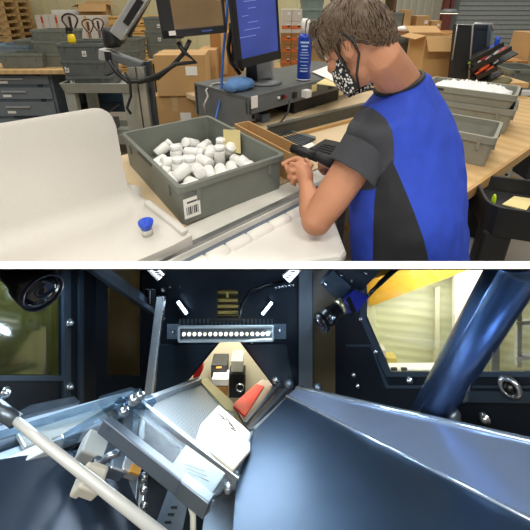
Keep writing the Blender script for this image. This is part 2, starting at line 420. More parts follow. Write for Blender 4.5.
# big brown cartons behind the bin
yb = 2.75
def bc(x0, x1, y0, y1, Y, name, label, m, dep=.35, rz=0., **k):
    a, c, q = PY(x0, y1, Y), PY(x1, y1, Y), PY((x0+x1)/2, y0, Y)
    z0 = k.pop('z0', None)
    z0 = max(0, a.z) if z0 is None else z0
    return carton(name, label, c.x - a.x, dep, q.z - z0, ((a.x+c.x)/2, Y + dep/2, z0), rz, m, **k)
bc(156, 199, 96, 128, 2.7, 'carton', 'brown carton, lower of the pair left of the grey console', K['card'], z0=.45)
bc(157, 206, 55, 96, 2.68, 'carton', 'large brown carton, upper of the pair left of the grey console', K['card'], rz=.05)
carton('carton', 'brown carton standing on the floor under the stacked pair', .36, .34, .449, (PY(178, 120, 2.7).x, 2.88, 0), 0, K['card'])
bc(200, 217, 50, 80, 3.1, 'carton', 'brown carton with white label just right of the upper carton', K['card'], z0=0)
bc(212, 238, 33, 74, 3.3, 'carton', 'orange brown carton beneath the hanging monitor', K['card_dark'], z0=0)
bc(211, 240, -14, 32, 4.25, 'carton', 'brown carton between the two monitors', K['card'], z0=0, flaps=True)

# label stack right of blue monitor
ob = mat('orange_label', (204, 108, 50), .6)
n = 0
for r in range(5):
    for c in range(2):
        n += 1
        rowname = ['bottom', 'second', 'third', 'fourth', 'top'][r]
        y = 5.2; z = PY(290, 67, y).z + 0; w = (PY(301, 50, y).x - PY(281, 50, y).x)/2; h = (PY(290, 9, y).z - PY(290, 67, y).z)/5
        x = PY(281, 50, y).x + w*(c + .5)
        carton('small_carton', f'small stickered carton behind the blue can, {rowname} row, {"monitor side" if c == 0 else "worker side"}',
               w*.97, .3, h*.985, (x, y + .15, z + h*r), 0, K['card_dark'] if r < 3 else K['card_white'], 'block of small stickered cartons', sticker=True, tape=False, band=ob if r < 4 else None)
y = 5.2; zt = PY(290, 67, y).z
st = empty('shelf_stand', 'low stand carrying the block of small stickered cartons', 'stand', (PY(291, 50, y).x, y + .15, 0))
MB().box((0, 0, zt - .02), (.5, .4, .04)).build('deck', K['wood'], st)
for sx in (-1, 1): MB().box((sx*.2, 0, zt/2 - .02), (.05, .35, zt - .04)).build('leg', K['dark_metal'], st)
for i in range(4):
    y = 6.0; a, c = PY(301, 30, y), PY(323, 30, y); z = PY(310, 42, y).z
    tote('tote', f'green grey tote, {["lowest", "second", "third", "topmost"][i]} of the pile behind the hair of the worker', (c.x-a.x), .4, .19, at(((a.x+c.x)/2, y+.2, z + i*.17), 0), mat('green_grey_plastic', (120, 134, 128), .5) if i == 0 else bpy.data.materials['green_grey_plastic'], 'green grey tote pile', handles=False)
sh = empty('shelf_rack', 'dark brown shelf rack behind the head of the worker', 'rack', (PY(362, 20, 6.7).x, 6.8, 0))
for i in range(5): MB().box((0, 0, .5 + i*.33), (1.1, .5, .03)).build('shelf', K['card_dark'], sh)
for sx in (-1, 1): MB().box((sx*.53, 0, 1.0), (.04, .5, 2.0)).build('upright', mat('rack_brown', (92, 66, 52), .6) if sx < 0 else bpy.data.materials['rack_brown'], sh)
st2 = MB().box((PY(310, 42, 6).x, 6.2, PY(310, 42, 6).z - .03), (.7, .5, .05)).box((PY(310, 42, 6).x, 6.2, (PY(310, 42, 6).z - .05)/2), (.6, .4, PY(310, 42, 6).z - .05))
tag(st2.build('pallet_box', K['card']), 'brown box base under the green grey tote pile', 'box')
for c, (px, py, m, lb) in enumerate(((385, 6, K['red'], 'small red bottle on the far bench behind the nape'), (389, 10, K['yellow'], 'small yellow bottle on the far bench behind the nape'), (381, 5, K['blue'], 'small blue bottle on the far bench behind the nape'))):
    p = PY(px, py + 4, 6.7)
    tag(MB().lathe([(0, 0), (.05, 0), (.05, .16), (.02, .2), (0, .2)], Matrix.Translation((p.x, 6.7, 1.836))).build('bottle', m), lb, 'bottle', None)
# ================================================================== near work table
ZT = .95
O = PZ(171, 260, ZT); E1 = PZ(297, 199, ZT)
T = (E1 - O).normalized(); N = Vector((-T.y, T.x, 0)); TA = math.atan2(T.y, T.x)
def TN(t, n, z): 
    p = O + T*t + N*n; return Vector((p.x, p.y, z))
ROT = Matrix((T, N, Vector((0, 0, 1)))).transposed()
wt = root_m('work_table', 'long packing table with pale top, aluminium edge and blue grey apron', 'table', frame(T, N, Vector((0,0,1)), Vector((O.x, O.y, 0))))
TL0, TL1, TD = -.42, 2.3, .8
ttop = mat('pale_table_top', (208, 186, 150), .55, var=.05, scale=3)
MB().box(((TL0+TL1)/2, TD/2 + .06, ZT - .02), (TL1 - TL0, TD - .12, .04)).build('table_top', ttop, wt, bevel=.003)
MB().box(((.95+1.95)/2, TD + .45, ZT - .021), (1.0, .9, .04)).build('table_extension', ttop, wt, bevel=.003)
MB().box(((TL0+TL1)/2, .055, ZT - .018), (TL1 - TL0, .11, .04)).build('edge_strip', mat('white_edge_strip', (214, 212, 204), .45), wt, bevel=.004)
MB().box(((TL0+TL1)/2, .012, ZT + .006), (TL1 - TL0, .02, .012)).build('edge_rail', K['steel'], wt)
MB().box(((TL0+1.2)/2, -.006, ZT - .085), (1.2 - TL0, .024, .13)).build('apron', K['bluegrey_metal'], wt, bevel=.004)
for t in (TL0 + .1, .9):
    for n in (.12, TD - .1, TD + .8):
        if n > TD and t < .95: continue
        MB().box((t, n, (ZT - .04)/2), (.06, .06, ZT - .04)).build('leg', K['grey_metal'], wt)

# ---- the main bin
cs = [PZ(*p, 1.095) for p in ((125, 133), (176, 192), (283, 153), (207, 114))]
ctr = sum(cs, Vector()) / 4
d1 = (cs[2] - cs[1]) + (cs[3] - cs[0]); d2 = (cs[0] - cs[1]) + (cs[3] - cs[2])
a1 = math.atan2(d1.y, d1.x); a2 = math.atan2(d2.y, d2.x) - PI/2
BA = math.radians(37.0); BLX = d1.length/2; BLY = d2.length/2; BH = 1.095 - ZT - .001
BM = at(Vector((ctr.x, ctr.y, ZT + .001)), BA)
print('BIN', BLX, BLY, BH, math.degrees(a1), math.degrees(a2), tuple(ctr))
bin_ = tote('tote', 'open grey tote filled with white bottles on the pale packing table', BLX, BLY, BH, BM, K['tote'], lab=('y', -.4, .055, .07), rim=.022, tp=.955, handles='slots')
l = MB().box((BLX*.475, -BLY*.4, BH*.44), (.004, .065, .085)).build('label', K['paper'], bin_)
k = MB()
for i in range(4): k.box((BLX*.475 + .003, -BLY*.4, BH*.44 - .03 + i*.018), (.002, .05, .006 if i % 2 else .01))
k.build('barcode', K['ink'], l)
MB().box((BLX*.462 - .012, BLY*.06, BH*.66), (.002, .135, .1), Matrix.Rotation(.16, 3, 'Y') @ Matrix.Rotation(-.25, 3, 'X')).build('note', K['note'], bin_)
# bottles: positions in bin space
BOTTLES = [(0.1033, -0.0923, 0.03, 0.5449, 0.3356, -0.6224, 0.4507),
 (0.0054, 0.221, 0.03, 0.4106, 0.6448, 0.2903, -0.5757),
 (-0.0941, -0.1895, 0.03, 0.5591, 0.049, 0.7054, -0.4329),
 (-0.0768, 0.0266, 0.0483, 0.8519, 0.0, 0.0, 0.5237),
 (-0.165, 0.0219, 0.0482, 0.8268, -0.0, 0.0, 0.5624),
 (-0.0924, -0.0195, 0.03, 0.338, -0.7042, -0.0644, 0.6211),
 (0.1149, 0.031, 0.0483, 0.9545, -0.0, 0.0, 0.2983),
 (-0.1349, -0.2401, 0.03, 0.5114, -0.5969, -0.3791, 0.4883),
 (0.0579, -0.1568, 0.03, 0.6946, -0.0057, 0.7071, -0.1324),
 (0.0491, 0.0475, 0.03, 0.4163, -0.4793, 0.5198, 0.5716),
 (0.0087, -0.0699, 0.03, 0.2077, -0.4464, -0.5483, -0.6759),
 (-0.1553, -0.2136, 0.0734, 0.4707, -0.5709, 0.6097, 0.2842),
 (-0.1374, 0.063, 0.03, 0.0656, 0.446, -0.5487, -0.7041),
 (0.1655, -0.2258, 0.0516, 0.0414, -0.0889, 0.9023, 0.4198),
 (-0.1464, -0.1207, 0.03, 0.0821, -0.7048, 0.0566, -0.7023),
 (-0.0252, -0.2485, 0.03, 0.0788, 0.7046, 0.06, 0.7027),
 (0.1217, -0.1767, 0.0483, 0.9836, 0.0, 0.0001, -0.1802),
 (0.0545, -0.0848, 0.03, 0.6224, -0.4507, 0.5449, 0.3356),
 (0.0389, -0.2045, 0.03, 0.2567, -0.6904, -0.153, 0.6589),
 (0.1655, -0.0411, 0.03, 0.7037, -0.7037, -0.0693, -0.0693),
 (-0.0182, -0.1574, 0.03, 0.7036, -0.6764, 0.206, -0.07),
 (0.125, 0.1958, 0.03, 0.3949, -0.7071, -0.0022, -0.5865),
 (-0.0751, -0.1158, 0.03, 0.2869, 0.1207, 0.6967, -0.6463),
 (-0.0762, 0.1, 0.0404, 0.5249, 0.3436, 0.7171, 0.3037),
 (-0.0324, 0.0073, 0.0482, 0.0668, -0.0, -0.0, 0.9978),
 (0.165, 0.1034, 0.0482, 0.9862, -0.0, 0.0, -0.1653),
 (-0.1647, 0.2303, 0.03, 0.0637, 0.075, 0.7031, -0.7042),
 (0.0539, 0.159, 0.03, 0.3402, 0.6744, -0.2126, 0.6199),
 (-0.0078, 0.0753, 0.03, 0.6361, 0.6102, 0.3572, -0.3088),
 (-0.0331, -0.0643, 0.0563, 0.2557, 0.0553, -0.6347, 0.7272),
 (0.0745, 0.2297, 0.047, 0.5944, -0.2172, -0.4743, 0.612),
 (-0.0493, 0.2474, 0.0475, 0.6807, -0.3332, 0.3837, -0.5277),
 (-0.1119, 0.1516, 0.03, 0.3853, 0.2621, 0.6567, 0.5929),
 (-0.0324, 0.1514, 0.0482, 0.8776, 0.0, -0.0, 0.4795),
 (0.1136, -0.2477, 0.0483, 0.5444, -0.0, 0.0, 0.8388),
 (0.1513, -0.1248, 0.0477, 0.4399, 0.8608, -0.0676, 0.2467),
 (-0.1655, -0.0504, 0.03, 0.4485, -0.4485, 0.5466, 0.5466),
 (0.1128, 0.1143, 0.03, 0.5124, 0.1203, -0.6968, 0.4873),
 (-0.1059, -0.0552, 0.06, 0.039, 0.8552, -0.0651, -0.5128),
 (0.1633, 0.0333, 0.0537, 0.0735, 0.0408, 0.3444, -0.935)]
bw = K['white_plastic']
bt0 = None; bcount = 0
def bottle_proto(label):
    t = empty('bottle', label, 'bottle', group='white bottles in the grey tote')
    MB().lathe([(0, -.042), (.022, -.042), (.0243, -.039), (.0243, .015), (.0215, .022), (0, .022)], seg=16).build('body', bw, t)
    c = MB(); c.lathe([(0, .022), (.0226, .022), (.0226, .040), (.021, .042), (0, .042)], seg=18)
    c.build('cap', mat('white_cap', (244, 244, 242), .35, var=.02), t)
    return t
for (x, y, z, qw, qx, qy, qz) in BOTTLES:
    lb = 'white plastic bottle with white cap among the loose bottles in the grey tote'
    o = bottle_proto(lb) if bt0 is None else copy_tree(bt0)
    bt0 = bt0 or o
    o.rotation_mode = 'QUATERNION'
    o.matrix_world = BM @ Matrix.Translation((x, y, z)) @ Quaternion((qw, qx, qy, qz)).to_matrix().to_4x4()

# ---- cardboard tray beside the bin
p, q = PZ(297, 155, 1.075), PZ(236, 123, 1.075)
dv = (q - p); L = dv.length; dvn = dv.normalized(); side = Vector((-dvn.y, dvn.x, 0)); side = side if side.x > 0 else -side
ctb = root_m('cardboard_tray', 'open shallow brown cardboard box right behind the bottle tote', 'cardboard box',
             frame(dvn, Vector((0,0,1)).cross(dvn), Vector((0,0,1)), Vector((p.x, p.y, ZT + .001)) + dvn*(L/2) + side*.03))
b = MB(); b.loft([rrect(L, .08, .003, 0, 1), rrect(L, .08, .003, .122, 1), rrect(L-.014, .066, .003, .122, 1), rrect(L-.014, .066, .003, .006, 1)])
b.build('body', K['card'], ctb)
l = MB().box((-L/2 - .002, 0, .068), (.003, .054, .07)).build('label', K['paper'], ctb)
k = MB()
for i in range(4): k.box((-L/2 - .004, 0, .045 + i*.013), (.001, .04, .004 if i % 2 else .007))
k.build('barcode', K['ink'], l)

# ---- white moulded guard (bench end)
co = PZ(192, 237, .99)
TA2 = math.radians(38.5); T2 = Vector((math.cos(TA2), math.sin(TA2), 0)); N2 = Vector((-T2.y, T2.x, 0))
spk = mat('white_speckled_plastic', (198, 195, 188), .5, var=.02, scale=60)
nt = spk.node_tree; vz = nt.nodes.new('ShaderNodeTexVoronoi'); vz.inputs['Scale'].default_value = 210
tcn = nt.nodes.new('ShaderNodeTexCoord'); nt.links.new(tcn.outputs['Object'], vz.inputs['Vector'])
vr = nt.nodes.new('ShaderNodeValToRGB'); vr.color_ramp.elements[0].position = .12; vr.color_ramp.elements[0].color = rgb((180, 173, 163)); vr.color_ramp.elements[1].position = .2; vr.color_ramp.elements[1].color = rgb((197, 193, 186))
nt.links.new(vz.outputs['Distance'], vr.inputs['Fac']); nt.links.new(vr.outputs['Color'], nt.nodes['Principled BSDF'].inputs['Base Color'])
gd = root_m('moulded_seat', 'white speckled moulded plastic guard with tall curved back on the table', 'plastic guard', frame(T2, N2, Vector((0,0,1)), co))
GL, NB, RF, HT = .62, .275, .07, .335   # length, base depth, fillet, height
def prof(tt):
    gone = max(0.0, (tt + WE) / WE)
    edge = max(0.0, (tt + .055) / .055)              # raised lip towards the open end
    pts = []
    lip = .022 * edge
    pts.append((.0, lip*.3))
    pts.append((.06, lip))
    pts.append((NB - RF - .02, lip))
    for k in range(9):
        a = -PI/2 + PI/2*k/8; pts.append((NB - RF + RF*math.cos(a) - 0, (RF + RF*math.sin(a))*(1 - .85*gone) + lip*(1-k/8)))
    return pts
rings = []
RC = .055; WE = .04
_q = PZ(134, 194, .99) - co; SHR = _q.dot(T2)/_q.dot(N2); print('SHEAR', SHR, _q.dot(N2))
ts = [-GL, -.4, -.25, -.15, -.105, -.095, -.085, -.075, -.066, -.055, -.052, -.047, -.043, -.0402, -.04, -.025, -.012, 0.0]
for tt in ts:
    base = prof(tt)
    # the wall stops short of the open end: rounded top corner
    e = max(0, tt + RC + WE) / RC
    gone = max(0.0, (tt + WE) / WE)
    top = HT - RC*(1 - math.sqrt(max(0, 1 - min(1, e)**2)))
    if tt > -.0401: top = (RF + .012)*(1 - .85*gone)
    ww = [(NB + .012, RF + (top - RF)*f) for f in (.35, .7, .94, 1.0)]
    ww[-1] = (NB + .02, top)
    outer = [(NB + .045, top - .012), (NB + .05, top*.6), (NB + .05, -.035), (0, -.035)]
    rings.append([Vector((tt + SHR*n, n, z)) for n, z in base + ww + outer])
g = MB(); g.smooth = True; g.loft(rings)
o_ = g.build('shell', spk, gd)
sub = o_.modifiers.new('bevel', 'BEVEL'); sub.width = .006; sub.segments = 2; sub.limit_method = 'ANGLE'; sub.angle_limit = .7
MB().bar((-.012 + SHR*.01, .01, .012), (-.012 + SHR*(NB-.05), NB - .05, .02), .022, .02).build('end_lip', spk, gd, bevel=.006)
# blue capped cup
p = PZ(147.5, 234, .9915)
cup = empty('cup', 'small clear cup with a blue funnel lid on the white guard', 'cup', (p.x, p.y, .9915))
MB().lathe([(0, 0), (.0155, 0), (.0155, .018), (.012, .02), (0, .02)]).build('clear_base', mat('clear_grey', (186, 186, 178), .15, var=.04), cup)
MB().lathe([(0, .018), (.014, .018), (.0205, .036), (.0215, .043), (.018, .043), (.012, .027), (0, .027)]).build('lid', K['blue'], cup)

# ---- white padded cover along the table front, with rolled loops
pad = root_m('padded_cover', 'white padded cover with rounded loops along the blue grey table front', 'padded cover', frame(T, N, Vector((0,0,1)), Vector((O.x, O.y, 0))))
wp = mat('white_padding', (222, 219, 213), .7, var=.03, scale=9, bump=.15)
pts = [(.05, -.035), (.05, -.09), (.39, -.28), (.425, -.27), (.60, -.05)]
g = MB(); g.prism([Vector((t, n, .885)) for t, n in pts], (0, 0, .045)); g.build('cushion', wp, pad, bevel=.015)
for t, w in ((.06, .06), (.125, .07), (.2, .08), (.285, .09), (.37, .08), (.45, .08), (.53, .07)):
    g = MB(); R = .021
    for k in range(11):
        pass
    ringsr = []
    for s_, rr in ((-w/2, R*.75), (-w/2 + .008, R), (w/2 - .008, R), (w/2, R*.75)):
        ringsr.append([Vector((t + s_, -.04 - .0 + rr*1.2*math.cos(2*PI*k/14), .922 + rr*math.sin(2*PI*k/14))) for k in range(14)])
    g.smooth = True; g.loft(ringsr); g.build('loop', wp, pad)

# ---- things lying on the table behind the bin
def flat_on(px_pts, z, h, name, m, label=None, cat=None, parent=None):
    P = [PZ(x, y, z) for x, y in px_pts]; o = MB().prism(P, (0, 0, h)).build(name, m, parent, bevel=.002)
    if label: tag(o, label, cat)
    return o
g0 = flat_on([(272, 139), (288, 131), (316, 139), (299, 150)], ZT + .001, .014, 'ribbed_pad', K['grey_metal'], 'grey ribbed flat pad beside the cardboard tray', 'pad')
A_, B_, C_, D_ = [PZ(x, y, ZT + .015) for x, y in ((272, 139), (288, 131), (316, 139), (299, 150))]
for i in range(8):
    f = (i + .5) / 8
    MB().bar(A_.lerp(B_, f), D_.lerp(C_, f), .008, .006).build('rib', K['dark_metal'], g0)
kb = flat_on([(309, 152), (325, 142), (352, 148), (338, 162)], ZT + .001, .018, 'keyboard', K['black'], 'black keyboard on the table before the worker', 'keyboard')
A_, B_, C_, D_ = [PZ(x, y, ZT + .02) for x, y in ((311, 152), (325, 143.5), (350, 148.5), (337, 160))]
kk = MB()
for i in range(5):
    for j in range(12):
        c = A_.lerp(B_, (i+.5)/5).lerp(D_.lerp(C_, (i+.5)/5), (j+.5)/12); kk.box(c, (.012, .012, .006), ROT)
kk.build('keys', K['black_soft'], kb)
tag(flat_on([(300, 148), (312, 143), (315, 146), (303, 152)], ZT + .02, .006, 'paper_slip', K['paper']), 'white paper slip leaning by the scanner handle', 'paper')
tag(flat_on([(306, 154), (322, 146), (324, 147.5), (308, 156)], ZT + .001, .01, 'wood_lath', K['wood_edge']), 'thin wooden lath between the scanner and the keyboard', 'lath')
# barcode scanner in the worker's hand
yS = 1.13
scn = empty('barcode_scanner', 'dark grey pistol grip barcode scanner under the hands of the worker', 'scanner', PY(312, 158, yS))
o0 = scn.location.copy(); L_ = lambda px, py, dy=0: PY(px, py, yS + dy) - o0
MB().tube([L_(292, 148, .06), L_(304, 152, .03), L_(318, 158, 0)], [.017, .019, .017], 12).build('handle', K['black'], scn)
MB().tube([L_(316, 155, 0), L_(326, 160, -.02), L_(335, 165, -.03)], [.018, .021, .019], 12).build('head', K['black_soft'], scn)
MB().lathe([(0, 0), (.014, 0), (.014, .003), (0, .003)], axis_frame(L_(338, 167) - L_(326, 160), L_(336, 165.5, -.03))).build('window', mat('scanner_red_glass', (96, 30, 30), .15), scn)

# ---- grey console behind
ZC = 1.15
Kc = PZ(248, 97, ZC); ua = math.radians(45); u = Vector((math.cos(ua), math.sin(ua), 0)); v = Vector((-u.y, u.x, 0))
con = root_m('console_desk', 'dark grey steel console desk carrying the blue screen monitor', 'console', frame(u, v, Vector((0,0,1)), Vector((Kc.x, Kc.y, 0))))
CLn, CDp = 1.25, .5
MB().box((CLn/2, CDp/2, ZC - .01), (CLn, CDp, .02)).build('top', mat('console_grey', (96, 100, 101), .45, .2), con, bevel=.003)
MB().box((CLn/2, .012, ZC - .06), (CLn, .024, .085)).build('fascia', K['grey_metal'], con, bevel=.003)
MB().box((.012, CDp/2, (ZT + ZC)/2 - .01), (.024, CDp, ZC - ZT - .02)).build('side_panel', K['grey_metal'], con)
MB().box((CLn/2, CDp - .02, (ZT + ZC)/2 - .01), (CLn, .02, ZC - ZT - .02)).build('rear_panel', K['black_soft'], con)
MB().box((CLn*.55, .2, (ZT + ZC)/2 - .06), (.5, .3, .1)).build('inner_box', K['black_soft'], con)
def on_fascia(px, py, w, h, nm, m, dep=.006, par=con):
    # picture point -> along the fascia
    r = ray(px, py); nrm = v; s = (Kc - EYE).dot(nrm)/r.dot(nrm); P = EYE + r*s; tt = (P - Kc).dot(u); z = P.z
    return MB().box((tt, -dep/2, z), (w, dep, h)).build(nm, m, par)
on_fascia(254, 102, .045, .065, 'sticker', K['paper'])
on_fascia(281, 97, .05, .022, 'switch_plate', K['black'], .008)
on_fascia(284, 96.5, .02, .016, 'switch', mat('lit_red_switch', (150, 16, 24), .3), .014)
on_fascia(278, 97.5, .012, .014, 'indicator', K['paper'], .012)
on_fascia(294, 95, .03, .035, 'socket', K['black'], .012)
on_fascia(304, 93, .05, .045, 'power_plug', K['white_plastic'], .04)
on_fascia(314, 88, .05, .045, 'note', K['note'], .003)
on_fascia(331, 86.5, .05, .03, 'double_socket', K['black'], .006)
on_fascia(341, 90, .045, .075, 'hanging_note', K['note'], .003)
# low rail plate standing on the table in front of the console
a, b_ = PZ(268, 139, ZT + .001), PZ(352, 117, ZT + .001)
rl = MB().bar(a + Vector((0,0,.035)), b_ + (b_ - a)*.2 + Vector((0,0,.035)), .012, .07).bar(a + Vector((0,0,.068)), b_ + (b_ - a)*.2 + Vector((0,0,.068)), .03, .006).build('back_rail', mat('olive_grey_steel', (92, 92, 84), .5, .3))
tag(rl, 'dark olive steel rail standing along the back of the table', 'rail')
wl = MB().bar(a + Vector((.06,-.02,.008)), b_ + (b_ - a)*.2 + Vector((.06,-.03,.008)), .02, .016).build('wood_strip', K['wood_edge']); tag(wl, 'wooden strip along the foot of the dark steel rail', 'wood strip')
for (px, py, nm, m, sz, lb, ct) in ((262, 122, 'small_box', K['bluegrey_metal'], (.06, .08, .05), 'small blue grey box beneath the console sticker', 'box'),
                                    (290, 124, 'steel_clip', K['silver'], (.05, .02, .02), 'small steel clip on the table behind the rail', 'clip'),):
    p = PZ(px, py, ZT); tag(MB().box((p.x, p.y + .03, ZT + .001 + sz[2]/2), sz, ROT).build(nm, m, bevel=.003), lb, ct)
# cloth, cables, papers on the console
p = PZ(240, 90, ZC)
cl = MB(); cl.smooth = True
rr = []
random.seed(3)
for j in range(9):
    a = j/8; c = p + u*(-.10 + .2*a) + Vector((0, 0, .0)); R0 = .05*(math.sin(PI*min(1, max(.05, a*.9 + .08))))**.5
    rr.append([c + v*(R0*1.2*math.cos(2*PI*k/16)*(1 + .15*math.sin(3*k + j))) + Vector((0, 0, max(0.002, .03 + R0*.8*math.sin(2*PI*k/16)*(1 + .2*math.sin(5*k + 2*j))))) for k in range(16)])
cl.loft(rr); tag(cl.build('cleaning_cloth', K['blue_cloth']), 'crumpled blue cloth lying on the grey console', 'cloth')
tag(MB().tube([PZ(206, 112, 1.0), PZ(204, 105, 1.05), PZ(208, 96, 1.1), PZ(206, 90, 1.13), PZ(213, 84, 1.157), PZ(222, 83, 1.157), PZ(232, 84, 1.157)], .006, 8).build('white_cable', mat('white_cable', (206, 202, 194), .5)), 'white cable hanging off the left end of the console', 'cable')
tag(MB().tube([PY(228, -20, 2.0), PY(227, 15, 2.0), PY(223, 55, 1.97), PY(221, 95, 1.93), PY(216, 118, 1.9), PZ(213, 124, 1.0)], .0075, 8).build('blue_cable', mat('blue_cable', (64, 112, 190), .4)), 'blue network cable hanging beside the blue screen monitor', 'cable')
tag(MB().tube([PZ(290, 100, 1.1), PZ(288, 112, 1.05), PZ(281, 122, 1.0), PZ(268, 130, ZT + .01), PZ(258, 132, ZT + .01)], .006, 8).build('black_cable', K['black']), 'black cable drooping from the console socket to the table', 'cable')
pp_ = [PZ(x, y, ZC + .002) for x, y in ((316, 84), (330, 76), (352, 80), (345, 88))]
tag(MB().prism(pp_, (0, 0, .004)).build('paper_pad', K['note']), 'yellow paper pad on the console under the face of the worker', 'paper')
pp_ = [PZ(x, y, ZC + .008) for x, y in ((312, 72), (328, 66), (346, 74), (334, 82))]
tag(MB().prism(pp_, (0, 0, .003)).build('white_sheet', K['paper']), 'white sheet curling on the console behind the spray can', 'paper')

# ---- blue spray can
p = PZ(303.5, 80, ZC + .001)
can = empty('spray_can', 'blue air duster can with white cap on the grey console', 'can', (p.x, p.y, ZC + .001))
dcan = (p - EYE).dot(FWD); ch = 50/FPX*dcan*1.16; cr = 6.8/FPX*dcan
MB().lathe([(0, 0), (cr*.92, 0), (cr, .006), (cr, ch*.7), (cr*.9, ch*.745), (cr*.55, ch*.77), (0, ch*.77)], seg=28).build('body', mat('blue_can', (26, 62, 168), .3, .2), can)
MB().lathe([(0, ch*.75), (cr*.62, ch*.75), (cr*.66, ch*.93), (cr*.5, ch*1.0), (0, ch*1.0)], seg=20).build('cap', K['white_plastic'], can)
MB().lathe([(cr*1.0, .002), (cr*1.04, .002), (cr*1.04, .012), (cr*1.0, .012)], seg=24).build('rim', K['silver'], can)
lbm = MB()
for i, (w, zz_, hh) in enumerate(((1.3, .62, .03), (1.0, .565, .025), (.8, .51, .02), (1.1, .47, .012), (1.35, .43, .012), (1.2, .38, .012), (1.3, .32, .012), (.9, .26, .012), (1.2, .21, .012), (1.1, .16, .02))):
    n_ = 8; A = []; B = []
    for k in range(n_ + 1):
        a = -PI/2 - .15 - w/2 + w*k/n_; A.append((cr*1.01*math.cos(a), cr*1.01*math.sin(a), ch*zz_)); B.append((cr*1.01*math.cos(a), cr*1.01*math.sin(a), ch*(zz_ + hh)))
    lbm.strip(A, B)
lbm.build('printed_text', mat('can_print', (176, 200, 236), .4), can)

# ---- monitors
def slab_monitor(name, label, bl_, br_, h, th, margins, scr, lean=0.0, M_bezel=None):
    bl_, br_ = Vector(bl_), Vector(br_); x = (br_ - bl_); w = x.length; x.normalize(); y = Vector((0,0,1)).cross(x).normalized(); z = x.cross(y)
    t = root_m(name, label, 'monitor', frame(x, y, z, bl_) @ Matrix.Rotation(lean, 4, 'X'))
    ml, mr, mb, mt = margins
    MB().box((w/2, th/2 + .006, h/2), (w, th, h)).build('housing', K['black'], t, bevel=.005)
    f = MB()
    for c, s in (((ml/2, 0, h/2), (ml, .012, h)), ((w - mr/2, 0, h/2), (mr, .012, h)), ((w/2, 0, mb/2), (w, .012, mb)), ((w/2, 0, h - mt/2), (w, .012, mt))): f.box(c, s)
    f.build('bezel', M_bezel or K['black'], t, bevel=.002)
    sc = MB().box(((ml + w - mr)/2, .002, (mb + h - mt)/2), (w - ml - mr, .004, h - mb - mt)).build('screen', scr, t)
    return t, w, sc
def screen_mat(name, base, emit, c2):
    m = mat(name, base, .12, 0, var=.25, scale=3.0); b = m.node_tree.nodes['Principled BSDF']
    if emit:
        nt = m.node_tree; rr = [n for n in nt.nodes if n.type == 'VALTORGB'][0]
        nt.links.new(rr.outputs['Color'], b.inputs['Emission Color']); b.inputs['Emission Strength'].default_value = emit
    return m
m1, w1, s1 = slab_monitor('monitor', 'black bordered monitor on the arm, brown reflection painted on its dark screen', PY(163, 39, 1.62), PY(227, 32.5, 1.72), .34, .03, (.058, .012, .036, .02), screen_mat('brown_reflection_screen', (112, 92, 66), .35, None))  # reflection of brown boxes painted into the screen, with a slight glow
MB().box((.045, -.008, .022), (.03, .003, .02)).build('sticker', K['paper'], m1)
MB().box((w1*.68, -.008, .018), (.05, .002, .007)).build('power_mark', mat('power_mark', (70, 90, 160), .4), m1)
m2, w2, s2 = slab_monitor('monitor', 'monitor with blue screen standing on the grey console', PY(239.5, 69, 1.86), PY(280.5, 58.5, 2.05), .52, .035, (.02, .012, .05, .03), screen_mat('blue_screen', (52, 66, 138), .55, None))
lt = MB()
for i in range(9):
    lt.box((.1 + .03*math.sin(i*2.2), -.002, .44 - i*.035), (.08 + .04*math.sin(i), .001, .004))
lt.build('screen_text', mat('screen_text', (110, 130, 200), .4, emit=.4), s2)
pS = PZ(264, 83, ZC)
MB().lathe([(0, 0), (.11, 0), (.11, .012), (.03, .02), (0, .02)], m2.matrix_world.inverted() @ Matrix.Translation((pS.x, pS.y, ZC + .001))).build('stand_base', K['grey_metal'], m2)
iv = m2.matrix_world.inverted()
MB().hexa([iv @ q for q in (PY(250, 81, pS.y), PY(273, 78, pS.y), PY(275, 78, pS.y + .05), PY(252, 81, pS.y + .05), PY(254, 50, pS.y - .06), PY(271, 50, pS.y - .06), PY(273, 50, pS.y - .01), PY(256, 50, pS.y - .01))]).build('stand_neck', K['silver'], m2, bevel=.006)
MB().hexa([iv @ q for q in (PY(246, 80, pS.y-.02), PY(258, 82, pS.y-.03), PY(258, 82, pS.y + .05), PY(246, 80, pS.y + .05), PY(246, 58, pS.y - .04), PY(256, 58, pS.y - .04), PY(256, 58, pS.y + .02), PY(246, 58, pS.y + .02))]).build('stand_shroud', K['black'], m2, bevel=.006)
MB().tube([iv @ PY(*q) for q in ((240, 15, 1.98), (231, 30, 2.0), (228, 48, 2.02), (231, 62, 2.02), (240, 74, 2.04))], [.012]*5, 10).tube([iv @ PY(*q) for q in ((241, 35, 2.0), (234, 45, 2.02), (233, 58, 2.02), (243, 70, 2.05))], .012, 10).build('cable_loop', K['black'], m2)
MB().box(iv @ PY(237, 40, 2.06), (.06, .06, .2)).build('rear_cover', K['black'], m2, bevel=.01)

# ---- monitor arm on its aluminium post
yA = 1.75
arm = empty('monitor_support', 'silver and black monitor arm on an aluminium post', 'monitor arm', (PY(142, 100, yA).x, yA, 0))
oA = arm.location.copy(); A = lambda px, py, dy=0: PY(px, py, yA + dy) - oA
ps = MB()
for q in (-.022, .022): ps.box(Vector((q, 0, (A(0, 66).z + ZT)/2 )), (.036, .06, A(0, 66).z - ZT))
ps.box(Vector((0, .01, (A(0, 66).z + ZT)/2)), (.02, .04, A(0, 66).z - ZT)); ps.build('post', K['alu'], arm, bevel=.002)
MB().box(Vector((.045, .03, (A(0, 62).z + ZT)/2)), (.026, .05, A(0, 62).z - ZT)).build('rear_post', K['dark_metal'], arm)
MB().bar(A(108, 54), A(143, 66), .05, .045).build('lower_link', K['grey_metal'], arm, bevel=.008)
MB().bar(A(107, 49), A(107, 60), .06, .062, Vector((1,0,0))).build('link_end', K['silver'], arm, bevel=.006)
